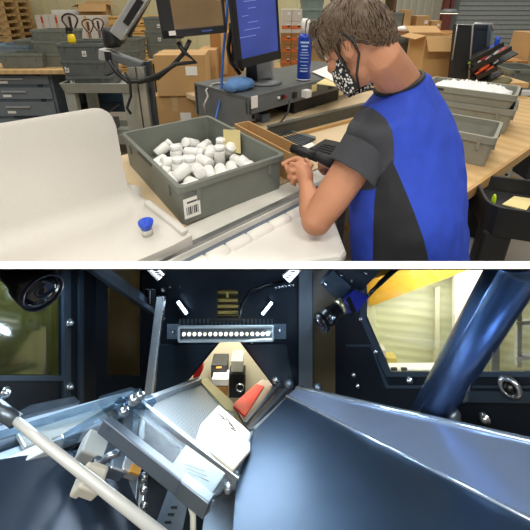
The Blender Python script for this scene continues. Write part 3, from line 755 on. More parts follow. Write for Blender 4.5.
MB().box(A(108, 56.5, -.035), (.028, .01, .045)).build('cap_slot', K['black'], arm)
MB().lathe([(0, 0), (.038, 0), (.042, .03), (.042, .075), (.034, .092), (0, .092)], Matrix.Translation(A(113, 47)), seg=20).build('joint', K['black'], arm)
MB().bar(A(116, 42), A(125, 23), .06, .065).build('elbow_cover', K['black'], arm, bevel=.01)
MB().bar(A(117, 36, -.02), A(148, -12, -.02), .05, .07).build('upper_beam', K['silver'], arm, bevel=.008)
MB().bar(A(126, 24, -.045), A(141, 0, -.045), .016, .03).build('beam_slot', K['black'], arm)
MB().bar(A(128, 34, 0), A(154, -12, 0), .02, .03).build('spring_cover', K['black'], arm, bevel=.005)
MB().bar(A(127, 30, .0), A(131, 37, 0), .02, .02).build('tension_knob', K['black'], arm, bevel=.004)
MB().bar(A(172, -12), A(176, 38), .07, .05, Vector((0, 1, 0))).build('monitor_mount', K['black'], arm)
for i, pl in enumerate((((109, 60), (115, 70), (124, 79), (140, 82), (158, 78), (172, 66), (183, 54), (190, 40)), ((110, 62), (117, 73), (128, 82), (142, 81), (160, 74), (176, 64), (196, 62), (184, 52), (178, 42)), ((125, 72), (130, 82), (131, 96), (127, 108), (131, 114)))):
    MB().tube([A(x, y, -.06 - .01*i) for x, y in pl], .011 if i < 2 else .007, 8).build('cable', K['black'], arm)

# ================================================================== right side of the hall
ZR = .9
r0, r1 = PZ(466, 190, ZR), PZ(530, 146, ZR)
U = (r1 - r0).normalized(); V = Vector((-U.y, U.x, 0)); RA = math.atan2(U.y, U.x)
rt = root_m('side_table', 'wooden topped bench with timber edge right of the worker', 'table', frame(U, V, Vector((0,0,1)), Vector((r0.x, r0.y, 0))))
RT0, RT1, RD = -.02, 2.0, .75
MB().box(((RT0+RT1)/2, RD/2, ZR - .02), (RT1-RT0, RD, .04)).build('table_top', K['wood'], rt)
MB().box(((RT0+RT1)/2, -.006, ZR - .022), (RT1-RT0, .014, .046)).build('timber_edge', K['wood_edge'], rt)
MB().box(((RT0+RT1)/2, .12, ZR - .12), (RT1-RT0, .02, .16)).build('apron', K['dark_metal'], rt)
for t in (RT0 + .06, RT1 - .06):
    for n in (.15, RD - .06): MB().box((t, n, (ZR-.04)/2), (.05, .05, ZR-.04)).build('leg', K['dark_metal'], rt)
MB().box((.9, .4, .3), (1.6, .5, .03)).build('lower_shelf', K['wood_edge'], rt)
dc = root_m('drawer_cabinet', 'small beige drawer box under the right wooden bench', 'drawer cabinet', frame(U, V, Vector((0,0,1)), rt.matrix_world @ Vector(((PZ(504, 163.5, ZR) - r0).dot(U), .02, ZR - .042 - .16))))
MB().box((.1, .2, .08), (.2, .4, .16)).build('carcass', mat('beige_steel', (172, 168, 156), .5), dc)
MB().box((.1, -.006, .08), (.18, .012, .13)).build('drawer_front', bpy.data.materials['beige_steel'], dc)
for z in (.05, .11): MB().lathe([(0, 0), (.006, 0), (.006, .01), (0, .01)], Matrix.Translation((.1, -.012, z)) @ Matrix.Rotation(PI/2, 4, 'X')).build('screw', K['black'], dc)
def rtote(cx_, cy_, z, lx, ly, h, label, rz=0., m=None, **k):
    p = PZ(cx_, cy_, z); return tote('tote', label, lx, ly, h, at(p, rz), m or K['tote_light'], k.pop('group', 'totes on the right bench'), rim=.035, **k)
# front tote: right near corner of its rim at (497,140)
def corner_tote(cpx, z, h, lx, ly, ang, label, **k):
    c = PZ(*cpx, z + h); ux = Vector((math.cos(ang), math.sin(ang), 0)); uy = Vector((-ux.y, ux.x, 0))
    p = c - ux*lx/2 + uy*ly/2; p.z = z
    return tote('tote', label, lx, ly, h, at(p, ang), k.pop('m', K['tote_light']), k.pop('group', 'totes on the right bench'), rim=.035, **k)
corner_tote((497, 139), ZR + .001, .15, .40, .30, math.radians(-38), 'front beige grey tote standing empty at the right elbow of the worker')
h2 = .135
zA = ZR + .001
corner_tote((516, 111), zA, .15, .50, .32, math.radians(-38), 'light grey tote, lower of the stacked pair behind the empty tote')
corner_tote((518, 96), zA + .151, .085, .50, .32, math.radians(-38), 'light grey tote full of white wrapped goods, upper of the stacked pair', group='totes on the right bench')
# white wrapped goods
random.seed(11)
c = PZ(518, 96, zA + .151 + .085); ang = math.radians(-38); ux = Vector((math.cos(ang), math.sin(ang), 0)); uy = Vector((-ux.y, ux.x, 0))
cen = c - ux*.25 + uy*.16
wm = mat('white_wrapping', (232, 232, 230), .5, var=.03, bump=.5, scale=22)
g = MB(); n_ = 26; mgr = 14
rows = []
for i in range(n_ + 1):
    row = []
    for j in range(mgr + 1):
        x = -.215 + .43*i/n_; y = -.125 + .25*j/mgr
        e = (1 - abs(2*i/n_ - 1)**4)*(1 - abs(2*j/mgr - 1)**4)
        z = -.03 + e*(.035 + .022*math.sin(i*1.7 + j*.9)*math.cos(j*1.5 - i*.6) + random.uniform(-.008, .008))
        p = cen + ux*x + uy*y; row.append(Vector((p.x, p.y, c.z + z)))
    rows.append(row)
g.smooth = True
V_ = [[g.bm.verts.new(p) for p in r] for r in rows]
for i in range(n_):
    for j in range(mgr): g._f([V_[i][j], V_[i+1][j], V_[i+1][j+1], V_[i][j+1]])
edge = [V_[i][0] for i in range(n_+1)] + [V_[n_][j] for j in range(1, mgr+1)] + [V_[i][mgr] for i in range(n_-1, -1, -1)] + [V_[0][j] for j in range(mgr-1, 0, -1)]
lo = [g.bm.verts.new((v_.co.x, v_.co.y, c.z - .1)) for v_ in edge]
for i in range(len(edge)):
    j = (i+1) % len(edge); g._f([edge[i], edge[j], lo[j], lo[i]])
g._f(lo)
tag(g.build('wrapped_goods', wm), 'crumpled white wrapping filling the upper light grey tote', 'wrapping', kind='stuff')

# tall open carton, case with tools, further totes
yq = 2.9
q0, q1 = PY(419, 79, yq), PY(453, 79, yq)
zb = q0.z
oc = carton('open_carton', 'tall open brown carton beside the black tool case', q1.x - q0.x, .34, PY(430, 36, yq).z - zb, ((q0.x+q1.x)/2, yq + .17, zb), 0., K['card'], flaps=True, sticker=False)
bench2 = empty('rear_bench', 'bench carrying the open carton and the black tool case', 'bench', (PY(470, 80, yq).x, yq + .3, 0))
MB().box((-.3, .05, zb - .022), (1.4, 1.0, .04)).build('bench_top', K['wood'], bench2)
for sx in (-.95, .35):
    for sy in (-.4, .4): MB().box((sx, sy, (zb - .042)/2), (.05, .05, zb - .042)).build('leg', K['dark_metal'], bench2)
yk = 2.7
k0 = PY(451, 84, yk); 
cs_ = empty('tool_case', 'upright black case with silver rim, open and full of tools', 'tool case', (PY(472, 84, yk).x, yk, zb))
oK = cs_.location.copy(); CK = lambda px, py, dy=0: PY(px, py, yk + dy) - oK
def slabpx(pts, dy, dep): 
    return MB().prism([CK(x, y, dy) for x, y in pts], (0, dep, 0))
zfix = lambda o: o
slabpx([(451, 80), (469, 82), (472, 25), (457, 24)], 0, .06).build('lid_shell', K['black_soft'], cs_, bevel=.008)
MB().tube([CK(468.5, 82, -.005), CK(473, 25, -.005), CK(475, 23.5, -.005), CK(492, 24, -.005), CK(493, 30, -.005)], .007, 8).build('silver_rim', K['silver'], cs_)
MB().tube([CK(452, 60, -.004), CK(457.5, 24.5, -.004), CK(473, 25, -.004)], .005, 8).build('lid_edge', K['silver'], cs_)
slabpx([(472, 82), (489, 82), (492, 25), (474, 25)], .05, .06).build('inner_shell', mat('case_interior', (40, 50, 62), .5), cs_)
slabpx([(488, 70), (492, 25), (494, 26), (490, 72)], 0, .1).build('side_wall', mat('case_side', (120, 134, 146), .4), cs_)
for i, (a, b) in enumerate((((470, 64), (503, 46)), ((472, 72), (511, 50)), ((476, 80), (497, 70)))):
    tr = MB().bar(CK(*a, -.04), CK(*b, -.04), .14, .012, Vector((0, -.3, 1))).bar(CK(*a, -.11) + Vector((0,0,.015)), CK(*b, -.11) + Vector((0,0,.015)), .008, .04, Vector((0, -.3, 1))).build('tool_tray', K['black'], cs_)
for i, (x, y, m_, s) in enumerate(((497, 43, 'blue', .024), (492, 47, 'blue', .013), (502, 51, 'red', .02), (496, 53, 'paper', .012), (484, 58, 'red', .015), (471, 62, 'yellow', .012), (484, 68, 'red', .022), (490, 69, 'red', .02), (479, 72, 'red', .016), (488, 58, 'silver', .014), (480, 61, 'paper', .01), (496, 62, 'silver', .012), (489, 51, 'yellow', .01))):
    p = PY(x, y, yk - .1)
    mm = K[m_] if m_ != 'yellow' else mat('lime_grip_%d' % i, (140, 180, 50), .4)
    if i in (6, 7, 8): mm = bpy.data.materials.get('orange_grip') or mat('orange_grip', (214, 84, 40), .4)
    nm = ['cap_blue', 'pliers', 'pliers', 'marker', 'screwdriver', 'screwdriver', 'pliers', 'pliers', 'wrench', 'socket_key', 'marker', 'wrench', 'screwdriver'][i].replace('cap_blue', 'grip_cap')
    lb = ['blue rounded cap at the top of the tool trays', 'small blue gripped pliers beneath the blue cap', 'red gripped pliers at the upper right of the tool trays', 'white marker in the upper tool tray', 'red screwdriver in the middle of the upper tray', 'lime screwdriver lying nearest the silver rim', 'orange gripped pliers on the lowest tray', 'orange gripped tool right of the orange pliers', 'orange wrench at the inner end of the lowest tray', 'silver socket key in the middle tray', 'white marker beside the lime screwdriver', 'silver wrench on the middle tray end', 'lime screwdriver under the blue cap'][i]
    dd = Vector((.8, .2, .5)).normalized() if i != 0 else Vector((0, 0, 1))
    tag(MB().tube([p - dd*s*2, p - dd*s, p + dd*s*.8, p + dd*s*2], [s*.45, s*.6, s*.75, s*.5], 10).build(nm, mm), lb, 'tool', 'tools in the black case')
tag(MB().ball(PZ(497, 82, zb + .03), (.09, .06, .035)).ball(PZ(503, 80, zb + .025), (.07, .05, .03)).build('sack', mat('olive_sack', (120, 112, 84), .9, bump=.6)), 'crumpled olive sack right of the tool case', 'sack')
bc(410, 418, 79, 80, 3.4, 'carton', 'x', K['card']) if False else None
# lidded grey bin behind the neck
yn_ = 3.32
n0, n1 = PY(392, 78, yn_), PY(419, 78, yn_)
zz0 = zb + .001
tote('tote', 'large blue grey bin right behind the neck of the worker', (n1.x-n0.x)*1.1, .4, PY(400, 38, yn_).z - zz0, at(((n0.x+n1.x)/2 - .02, yn_ + .2, zz0), .05), K['tote_dark'], rim=.05, handles=False)
# far bench with cartons
yf = 5.4
f0 = PY(388, 36, yf); zf = PY(420, 33, yf).z
b4 = empty('far_bench', 'far bench with brown top carrying small cartons before the grey sheet wall', 'bench', (PY(425, 33, yf).x, yf + .3, 0))
fw = PY(470, 33, yf).x - PY(380, 33, yf).x
MB().box((0, 0, zf - .03), (fw, .6, .06)).build('bench_top', K['card_dark'], b4)
for sx in (-1, 1): MB().box((sx*(fw/2 - .05), 0, (zf-.06)/2), (.06, .5, zf-.06)).build('leg', K['dark_metal'], b4)
def fc(x0, x1, y0, label, m, name='carton', **k):
    a, c, q = PY(x0, 33, yf+.2), PY(x1, 33, yf+.2), PY(x0, y0, yf+.2)
    return carton(name, label, c.x - a.x, .25, q.z - zf, ((a.x+c.x)/2, yf + .33, zf + .001), 0, m, 'cartons on the far bench', **k)
fc(415, 428, 16, 'small brown carton on the far bench, left one of the pair', K['card'], tape=False)
fc(430, 440, 21, 'small brown carton with white label on the far bench, right one of the pair', K['card'])
fc(402, 409, 10, 'leaning brown carton piece on the far bench nearest the head', K['card'], tape=False, sticker=False)
a, c = PY(388, 29, yf+.2), PY(402, 29, yf+.2)
tote('tote', 'grey tote on the far bench beside the head of the worker', (c.x-a.x), .3, PY(395, 13, yf).z - zf, at(((a.x+c.x)/2, yf + .35, zf + .001), 0), K['tote'], handles=False)
p = PY(405, 35, yf); tag(MB().ball((p.x + .02, yf + .12, zf + .05), (.12, .08, .05)).build('crumpled_paper', wm), 'white crumpled wrapping on the front of the far bench', 'wrapping')
# lamp by the red column
yl = 6.5; p = PY(449, 13, yl)
lp = empty('work_lamp', 'bright flat work lamp beside the red column', 'lamp', (p.x, yl, p.z))
rr_ = (PY(457.5, 13, yl).x - PY(440.5, 13, yl).x)/2
MB().lathe([(0, .02), (rr_, .0), (rr_, .03), (rr_*.6, .07), (0, .07)]).build('shade', K['grey_metal'], lp)
MB().lathe([(0, -.012), (rr_*.96, -.012), (rr_*.96, .004), (0, .004)]).build('diffuser', mat('lamp_diffuser', (255, 246, 220), .5, emit=1.2), lp)
MB().tube([(0, 0, .07), (0, 0, 2.2)], .012, 6).build('hanger', K['black'], lp)
# cartons and tote far right
bc(522, 545, 33, 78, 4.0, 'carton', 'brown carton standing by the roller door at the hall edge', K['card'], z0=0)
bc(497, 523, 61, 80, 3.9, 'carton', 'orange brown low carton before the roller door', K['card_dark'], z0=0)
a, c = PY(509, 88, 3.0), PY(545, 88, 3.0); z_ = PY(509, 90, 3.0).z
tote('tote', 'dark grey tote at the hall edge behind the stacked pair', c.x - a.x, .4, PY(509, 70, 3.0).z - z_, at(((a.x+c.x)/2, 3.2, z_), -.1), K['tote'], rim=.035)
b5 = empty('cart_base', 'low cart under the dark grey tote at the hall edge', 'cart', ((a.x+c.x)/2, 3.2, 0))
MB().box((0, 0, z_ - .02), (.6, .5, .038)).build('deck', K['white_plastic'], b5)
for sx in (-.25, .25): MB().box((sx, 0, (z_-.04)/2), (.05, .45, z_-.04)).build('leg', K['dark_metal'], b5)

# black cart in front right
zc = .9
e0 = PZ(489, 206, zc); eu = (PZ(530, 212, zc) - e0).normalized(); ev = Vector((-eu.y, eu.x, 0))
bcart = root_m('black_cart', 'black plastic cart with a deep top tray right of the worker', 'cart', frame(eu, ev, Vector((0,0,1)), Vector((e0.x, e0.y, 0)) + eu*.28 + ev*.145))
blk = mat('black_cart_plastic', (34, 35, 36), .45, var=.1)
b = MB(); LX, LY = .56, .29
b.loft([rrect(LX*.97, LY*.97, .05, zc - .13), rrect(LX, LY, .055, zc), rrect(LX - .025, LY - .025, .05, zc), rrect(LX*.95 - .03, LY*.95 - .03, .045, zc - .07)])
b.build('top_tray', blk, bcart, bevel=.003)
b = MB(); b.loft([rrect(LX*.97, LY*.97, .05, .2), rrect(LX, LY, .055, .3), rrect(LX - .025, LY - .025, .05, .3), rrect(LX*.95 - .03, LY*.95 - .03, .045, .23)]); b.build('lower_tray', blk, bcart)
for sx in (-1, 1):
    for sy in (-1, 1):
        MB().box((sx*(LX/2 - .06), sy*(LY/2 - .05), .53), (.1, .08, .5)).build('leg', blk, bcart, bevel=.01)
        MB().lathe([(0, -.02), (.06, -.02), (.06, .02), (0, .02)], Matrix.Translation((sx*(LX/2 - .06), sy*(LY/2 - .05), .06)) @ Matrix.Rotation(PI/2, 4, 'X')).build('castor', K['black_soft'], bcart)
P_ = [PZ(x, y, zc - .068) for x, y in ((502, 205), (514, 197), (534, 200), (526, 211))]
tag(MB().prism(P_, (0, 0, .005)).build('paper_stack', K['note']), 'pale yellow paper lying in the black cart tray', 'paper')
p = PZ(498, 203, zc - .03)
tag(MB().ball((p.x - .005, p.y + .02, zc - .035), (.006, .012, .034)).build('lime_marker', mat('lime_plastic', (196, 224, 40), .4)), 'lime green marker inside the black cart tray corner', 'marker')
p = PZ(466, 255, .55)
bag = MB().ball((p.x, p.y, p.z), (.07, .07, .09)).build('clear_bag', mat('clear_bag_film', (176, 180, 186), .25, var=.2, bump=.6, scale=30)); tag(bag, 'grey crumpled plastic bag between the worker and the black cart', 'bag')
# ================================================================== the worker
fB = N.copy(); lB = Vector((0,0,1)).cross(fB)
skin = mat('skin', (192, 134, 102), .5, var=.05, scale=12)
J = lambda px, py, y: PY(px, py, y)
hc = J(355, 39, .97)
fh = Vector((-.56, .55, -.60)).normalized(); uh = (Vector((0,0,1)) - fh*fh.z).normalized(); lh = uh.cross(fh)
HR = Matrix((lh, fh, uh)).transposed()
H = lambda x, y, z: hc + lh*x + fh*y + uh*z
pel, waist, chest, shm, nkb = J(424, 322, .90), J(413, 262, .93), J(411, 175, .97), J(405, 104, 1.0), J(398, 82, 1.0)
def ring(c, up, a, b, n=40, e=2.3):
    up = up.normalized(); f = (fB - up*fB.dot(up)).normalized(); l = up.cross(f)
    out = []
    for k in range(n):
        t = 2*PI*k/n; ct, st_ = math.cos(t), math.sin(t)
        out.append(c + l*(a*abs(ct)**(2/e)*(1 if ct >= 0 else -1)) + f*(b*abs(st_)**(2/e)*(1 if st_ >= 0 else -1)))
    return out
lsh, elb, wri = J(381, 126, .945), J(316, 221, .86), J(306, 184, 1.01)
rsh = J(417, 112, 1.1); relb = J(395, 190, 1.3); rwri = J(345, 176, 1.24)
b = MB(); b.smooth = True
spine = [pel, waist, chest, shm, nkb]
b.loft([ring(pel, waist-pel, .16, .11), ring(waist, chest-waist, .15, .11), ring(chest, shm-waist, .155, .11), ring(shm, nkb-chest, .10, .05), ring(nkb, nkb-shm, .045, .045)])
# neck and head
b.tube([shm, nkb, H(0, -.042, -.08), H(0, -.025, -.02)], [.07, .064, .052, .06], 20)
b.ball(hc, (.076, .096, .104), HR, 24, 16)
b.ball(H(0, .03, -.06), (.062, .066, .066), HR, 20, 12)
b.ball(H(0, .07, -.1), (.03, .026, .024), HR)
b.tube([H(0, .092, .005), H(0, .112, -.032), H(0, .104, -.045)], [.008, .013, .011], 10)
b.ball(H(0, .088, .02), (.05, .014, .01), HR)
for s in (1, -1):
    b.ball(H(s*.079, -.012, -.03), (.008, .019, .03), HR); b.ball(H(s*.082, -.02, -.022), (.006, .014, .02), HR)
    b.ball(H(s*.045, .062, -.035), (.026, .02, .022), HR)
# arms
b.ball(lsh, .048); b.tube([lsh, lsh.lerp(elb, .35), lsh.lerp(elb, .75), elb], [.046, .056, .052, .044], 18); b.ball(elb, .045)
b.tube([elb, elb.lerp(wri, .3), elb.lerp(wri, .75), wri], [.044, .044, .031, .025], 18); b.ball(wri, .025)
b.ball(rsh, .055); b.tube([rsh, relb, rwri], [.055, .045, .027], 16)
# left hand
def finger(pts, r): b.tube(pts, [r, r*.98, r*.92, r*.8][:len(pts)] if len(pts) > 2 else r, 10); b.ball(pts[-1], r*.85, u=10, v=8); [b.ball(q, r*1.02, u=10, v=8) for q in pts[1:-1]]
yh = 1.045
palm = J(302, 169, yh)
b.tube([wri, J(305, 176, 1.03), J(301, 166, yh + .005)], [.025, .03, .028], 14)
b.ball(J(301, 170, yh), (.03, .02, .034))
finger([J(304, 161, yh+.01), J(297, 158, yh+.025), J(289, 161, yh+.025), J(283, 164, yh+.01)], .0095)
finger([J(300, 165, yh), J(292, 164, yh-.005), J(287, 169, yh), J(289, 174, yh+.01)], .0092)
finger([J(299, 171, yh-.01), J(292, 171, yh-.016), J(289, 177, yh-.01), J(292, 180, yh)], .0088)
finger([J(300, 177, yh-.015), J(294, 178, yh-.02), J(292, 183, yh-.015), J(295, 185, yh-.005)], .008)
finger([J(308, 171, yh+.01), J(311, 165, yh+.03), J(306, 160, yh+.045)], .0105)
# right hand round the scanner
b.tube([rwri, J(336, 170, 1.22), J(330, 168, 1.2)], [.027, .03, .026], 12)
for k in range(4):
    y0 = 1.2 - .008*k
    finger([J(331, 163 + 2.6*k, y0), J(324, 161 + 2.4*k, y0 - .03), J(319.5, 163 + 2.2*k, y0 - .03), J(321, 166 + 2*k, y0 - .015)], .0085 - .0004*k)
finger([J(332, 168, 1.2), J(329, 174, 1.17), J(323, 173, 1.15)], .0095)
# legs
for s, dx in ((1, .0), (-1, .0)):
    hp = pel + lB*s*.09; kn = Vector((hp.x, hp.y, .48)) + lB*s*.01 + fB*.02; an = Vector((hp.x, hp.y, .09)) + lB*s*.01 - fB*.01
    b.tube([hp, kn, an], [.075, .055, .04], 14); b.tube([an, Vector((an.x, an.y, .05)) + fB*.05, Vector((an.x, an.y, .04)) + fB*.16], [.04, .035, .025], 12)
man = b.build('person', skin)
r_ = man.modifiers.new('remesh', 'REMESH'); r_.mode = 'VOXEL'; r_.voxel_size = .0038; r_.use_smooth_shade = True
sm_ = man.modifiers.new('smooth', 'SMOOTH'); sm_.factor = .5; sm_.iterations = 5
tag(man, 'person in blue and black shirt and patterned face mask bending over the packing table', 'person')

# ---- clothes
from mathutils import noise
blue_f = mat('blue_shirt_fabric', (40, 72, 190), .8, var=.08, scale=30, bump=.15)
blk_f = mat('charcoal_shirt_fabric', (58, 60, 66), .85, var=.08, scale=30, bump=.15)
dark_f = mat('black_panel_fabric', (36, 37, 42), .85, var=.08, scale=30, bump=.15)
def wrinkle(o, amp, sc, off=0.0):
    nrm_ = [v_.normal.copy() for v_ in o.data.vertices]
    for v_, n_v in zip(o.data.vertices, nrm_):
        p = v_.co.copy(); q = Vector((p.x*sc + off, p.y*sc, p.z*sc*.6))
        v_.co = p + n_v*amp*(noise.noise(q) + .5*noise.noise(q*2.3))
def dense(rings, k=8):
    out = []; n = len(rings)
    for i in range(n - 1):
        p0, p1, p2, p3 = rings[max(i-1, 0)], rings[i], rings[i+1], rings[min(i+2, n-1)]
        for j in range(k):
            t = j/k
            out.append([(p1[m]*2 + (p2[m]-p0[m])*t + (p0[m]*2 - p1[m]*5 + p2[m]*4 - p3[m])*t*t + (p1[m]*3 - p0[m] - p2[m]*3 + p3[m])*t*t*t)*.5 for m in range(len(p1))])
    out.append(rings[-1]); return out
hem = J(420, 300, .905)
NS = 300
R_ = [ring(J(415, 300, .905), waist-hem, .205, .175, NS, 2.15), ring(J(409, 262, .93), chest-hem, .203, .172, NS, 2.15), ring(J(407, 215, .95), chest-waist, .20, .165, NS, 2.2),
      ring(J(407, 175, .97), shm-waist, .198, .15, NS, 2.25), ring(J(405, 138, .985), shm-chest, .19, .128, NS, 2.3), ring(J(397, 113, .985), nkb-chest, .182, .105, NS, 2.3), ring(J(396, 96, .99), nkb-shm, .143, .086, NS, 2.1), ring(J(399, 84, 1.0), nkb-shm, .073, .07, NS, 2)]
g = MB(); g.smooth = True; g.loft(dense(R_, 38), False, False)
sh_ = g.build('shirt', [blue_f, dark_f, blk_f], man); wrinkle(sh_, .009, 11)
def inpoly(p, poly):
    x, y = p; c = False; n = len(poly); j = n - 1
    for i in range(n):
        if (poly[i][1] > y) != (poly[j][1] > y) and x < (poly[j][0]-poly[i][0])*(y-poly[i][1])/(poly[j][1]-poly[i][1]) + poly[i][0]: c = not c
        j = i
    return c
yoke = [(330, 118), (350, 112), (358, 107), (367, 106), (377, 111), (386, 119), (392, 130), (394, 145), (394, 163), (384, 182), (372, 190), (345, 190), (330, 165)]
panel = [(373, 310), (373, 245), (374, 205), (377, 180), (392, 160), (403, 185), (414, 212), (424, 240), (429, 262), (436, 310)]
for f_ in sh_.data.polygons:
    c = f_.center
    if f_.normal.dot(EYE - c) > -.2:
        if inpoly(PIX(c), panel): f_.material_index = 1
        elif inpoly(PIX(c), yoke): f_.material_index = 2
# tidy seam between the fabrics
vm = {}
for f_ in sh_.data.polygons:
    for vi in f_.vertices: vm.setdefault(vi, set()).add(f_.material_index)
segs = [(pg[i], pg[(i+1) % len(pg)]) for pg in (panel, yoke) for i in range(len(pg))]
for vi, ms in vm.items():
    if len(ms) < 2: continue
    p = sh_.data.vertices[vi].co.copy(); x, y = PIX(p); best = None
    for (ax_, ay_), (bx_, by_) in segs:
        dx, dy = bx_-ax_, by_-ay_; t = max(0, min(1, ((x-ax_)*dx + (y-ay_)*dy)/(dx*dx + dy*dy))); qx, qy = ax_ + dx*t, ay_ + dy*t
        d2_ = (qx-x)**2 + (qy-y)**2
        if best is None or d2_ < best[0]: best = (d2_, qx, qy)
    if best[0] < 2.5: sh_.data.vertices[vi].co = W(best[1], best[2], (p - EYE).dot(FWD))
cg = MB(); cg.smooth = True
cr_ = ring(J(398.5, 82.5, 1.0), nkb-shm, .071, .068, 40, 2); cg.tube(cr_ + cr_[:2], .007, 8)
cg.build('collar', K['black_soft'], sh_)
# sleeves
def sleeve(a, c, r0, r1, name, mid=None):
    d = (c - a).normalized(); u0 = d.orthogonal().normalized(); w0 = d.cross(u0); rs = []
    for f, r in ((-.12, r0*.6), (0, r0*.92), (.2, r0*1.06), (.5, (r0+r1)/2*1.02), (.8, r1), (1, r1*1.02), (1.0, r1*.93), (.8, r1*.9)):
        p = a + (c - a)*f + ((mid - (a + c)*.5)*(4*f*(1-f)) if mid and 0 < f < 1 else Vector()); rs.append([p + u0*r*math.cos(2*PI*k/40) + w0*r*math.sin(2*PI*k/40) for k in range(40)])
    q = MB(); q.smooth = True; q.loft(dense(rs[:6], 6) + rs[6:], True, False)
    o = q.build(name, blk_f, man); wrinkle(o, .006, 14, 3.0); return o
sleeve(J(387, 124, .955), J(351.5, 174, .885), .079, .077, 'sleeve', J(370, 144, .925))
sleeve(rsh, rsh.lerp(relb, .55), .06, .06, 'sleeve')
# trousers and shoes
trm = mat('dark_trousers', (38, 40, 48), .85)
g = MB(); g.smooth = True
tops = ring(pel + Vector((0,0,.06)), waist-pel, .175, .125, 32)
g.loft([tops, ring(pel - Vector((0,0,.06)), waist-pel, .175, .125, 32)])
for s in (1, -1):
    hp = pel + lB*s*.09; kn = Vector((hp.x, hp.y, .48)) + lB*s*.01 + fB*.02; an = Vector((hp.x, hp.y, .08)) + lB*s*.01 - fB*.01
    g.tube([hp, kn, an], [.09, .07, .058], 18)
g.build('trousers', trm, man)
for s in (1, -1):
    hp = pel + lB*s*.09; an = Vector((hp.x, hp.y, 0)) + lB*s*.01
    MB().ball(an + fB*.06 + Vector((0,0,.045)), (.05, .15, .045), Matrix((lB, fB, Vector((0,0,1)))).transposed()).build('shoe', K['black_soft'], man)

# ---- face mask
mk = mat('patterned_mask', (24, 24, 26), .8); nt = mk.node_tree
vz = nt.nodes.new('ShaderNodeTexVoronoi'); vz.inputs['Scale'].default_value = 110; tcn = nt.nodes.new('ShaderNodeTexCoord')
nt.links.new(tcn.outputs['Object'], vz.inputs['Vector']); vr = nt.nodes.new('ShaderNodeValToRGB'); vr.color_ramp.interpolation = 'CONSTANT'
vr.color_ramp.elements[0].color = rgb((226, 224, 220)); vr.color_ramp.elements[1].position = .42; vr.color_ramp.elements[1].color = rgb((26, 26, 30))
nt.links.new(vz.outputs['Distance'], vr.inputs['Fac']); nt.links.new(vr.outputs['Color'], nt.nodes['Principled BSDF'].inputs['Base Color'])
A = []
for i in range(13):
    z = -.035 - .095*i/12; row = []
    for j in range(25):
        t = -1.45 + 2.9*j/24
        fz = 1 - abs((i/12) - .45)*.28
        row.append(H(.074*math.sin(t)*fz, .012 + (.098*fz)*max(-.1, math.cos(t)) - .0*i, z))
    A.append(row)
g = MB(); g.smooth = True
for i in range(12): g.strip(A[i], A[i+1])
bmesh.ops.remove_doubles(g.bm, verts=g.bm.verts, dist=1e-5)
mo = g.build('face_mask', mk, man); so = mo.modifiers.new('solid', 'SOLIDIFY'); so.thickness = .003; so.offset = 1
ed = MB(); ed.tube(A[0], .0035, 6); ed.tube([r[0] for r in A], .003, 6); ed.tube([r[-1] for r in A], .003, 6); ed.build('mask_edging', K['black'], mo)
for s, row in ((1, 24), (-1, 0)):
    st_ = MB(); st_.tube([A[0][row], H(s*.084, -.002, .01), H(s*.087, -.022, .012), H(s*.088, -.04, -.02), H(s*.084, -.035, -.06), H(s*.08, .0, -.1), A[12][row]], .0034, 8)
    st_.tube([A[1][row], H(s*.083, .02, .0), H(s*.084, .018, -.04), H(s*.077, .016, -.085)], .003, 8)
    st_.build('ear_loop', K['black'], mo)
for s in (1, -1):
    e = MB().ball(H(s*.032, .083, -.0), (.013, .011, .011), HR, 12, 8).build('eye', mat('eye_white', (232, 228, 222), .2) if s > 0 else bpy.data.materials['eye_white'], man)
    MB().ball(H(s*.032, .0915, -.001), (.005, .003, .005), HR, 10, 6).build('iris', K['black'], e)

# ---- hair
hair_m = mat('brown_hair', (92, 74, 56), .5, var=.25, scale=40)
random.seed(21)
g = MB(); g.smooth = True
def hairline(x, y):     # lowest z (unit sphere) carrying hair
    if y > .55: return .30
    if y > .0: return -.02 + (.32)*(y/.55)
    return -.02 + .68*y
RX, RY, RZ = .083, .100, .110
NU, NV = 40, 24; rows = []
cap = MB(); cap.smooth = True
for i in range(NV + 1):
    row = []
    for k in range(NU):
        az = 2*PI*k/NU; y = math.sin(az); x = math.cos(az)
        zl = hairline(x, y); el0 = math.asin(max(-.95, min(.9, zl))); el = PI/2 - (PI/2 - el0)*i/NV
        fu = 1.0 + .1*math.sin(PI*min(1, i/NV*1.1)) - (.05 if i == NV else 0)
        row.append(H(RX*fu*math.cos(el)*x, RY*fu*math.cos(el)*y, RZ*(1.02 + .06*(i < NV))*math.sin(el)))
    rows.append(row)
cap.loft(rows, True, True)
ho = cap.build('hair', hair_m, man); wrinkle(ho, .006, 45)
tf = MB(); tf.smooth = True
cnt = 0
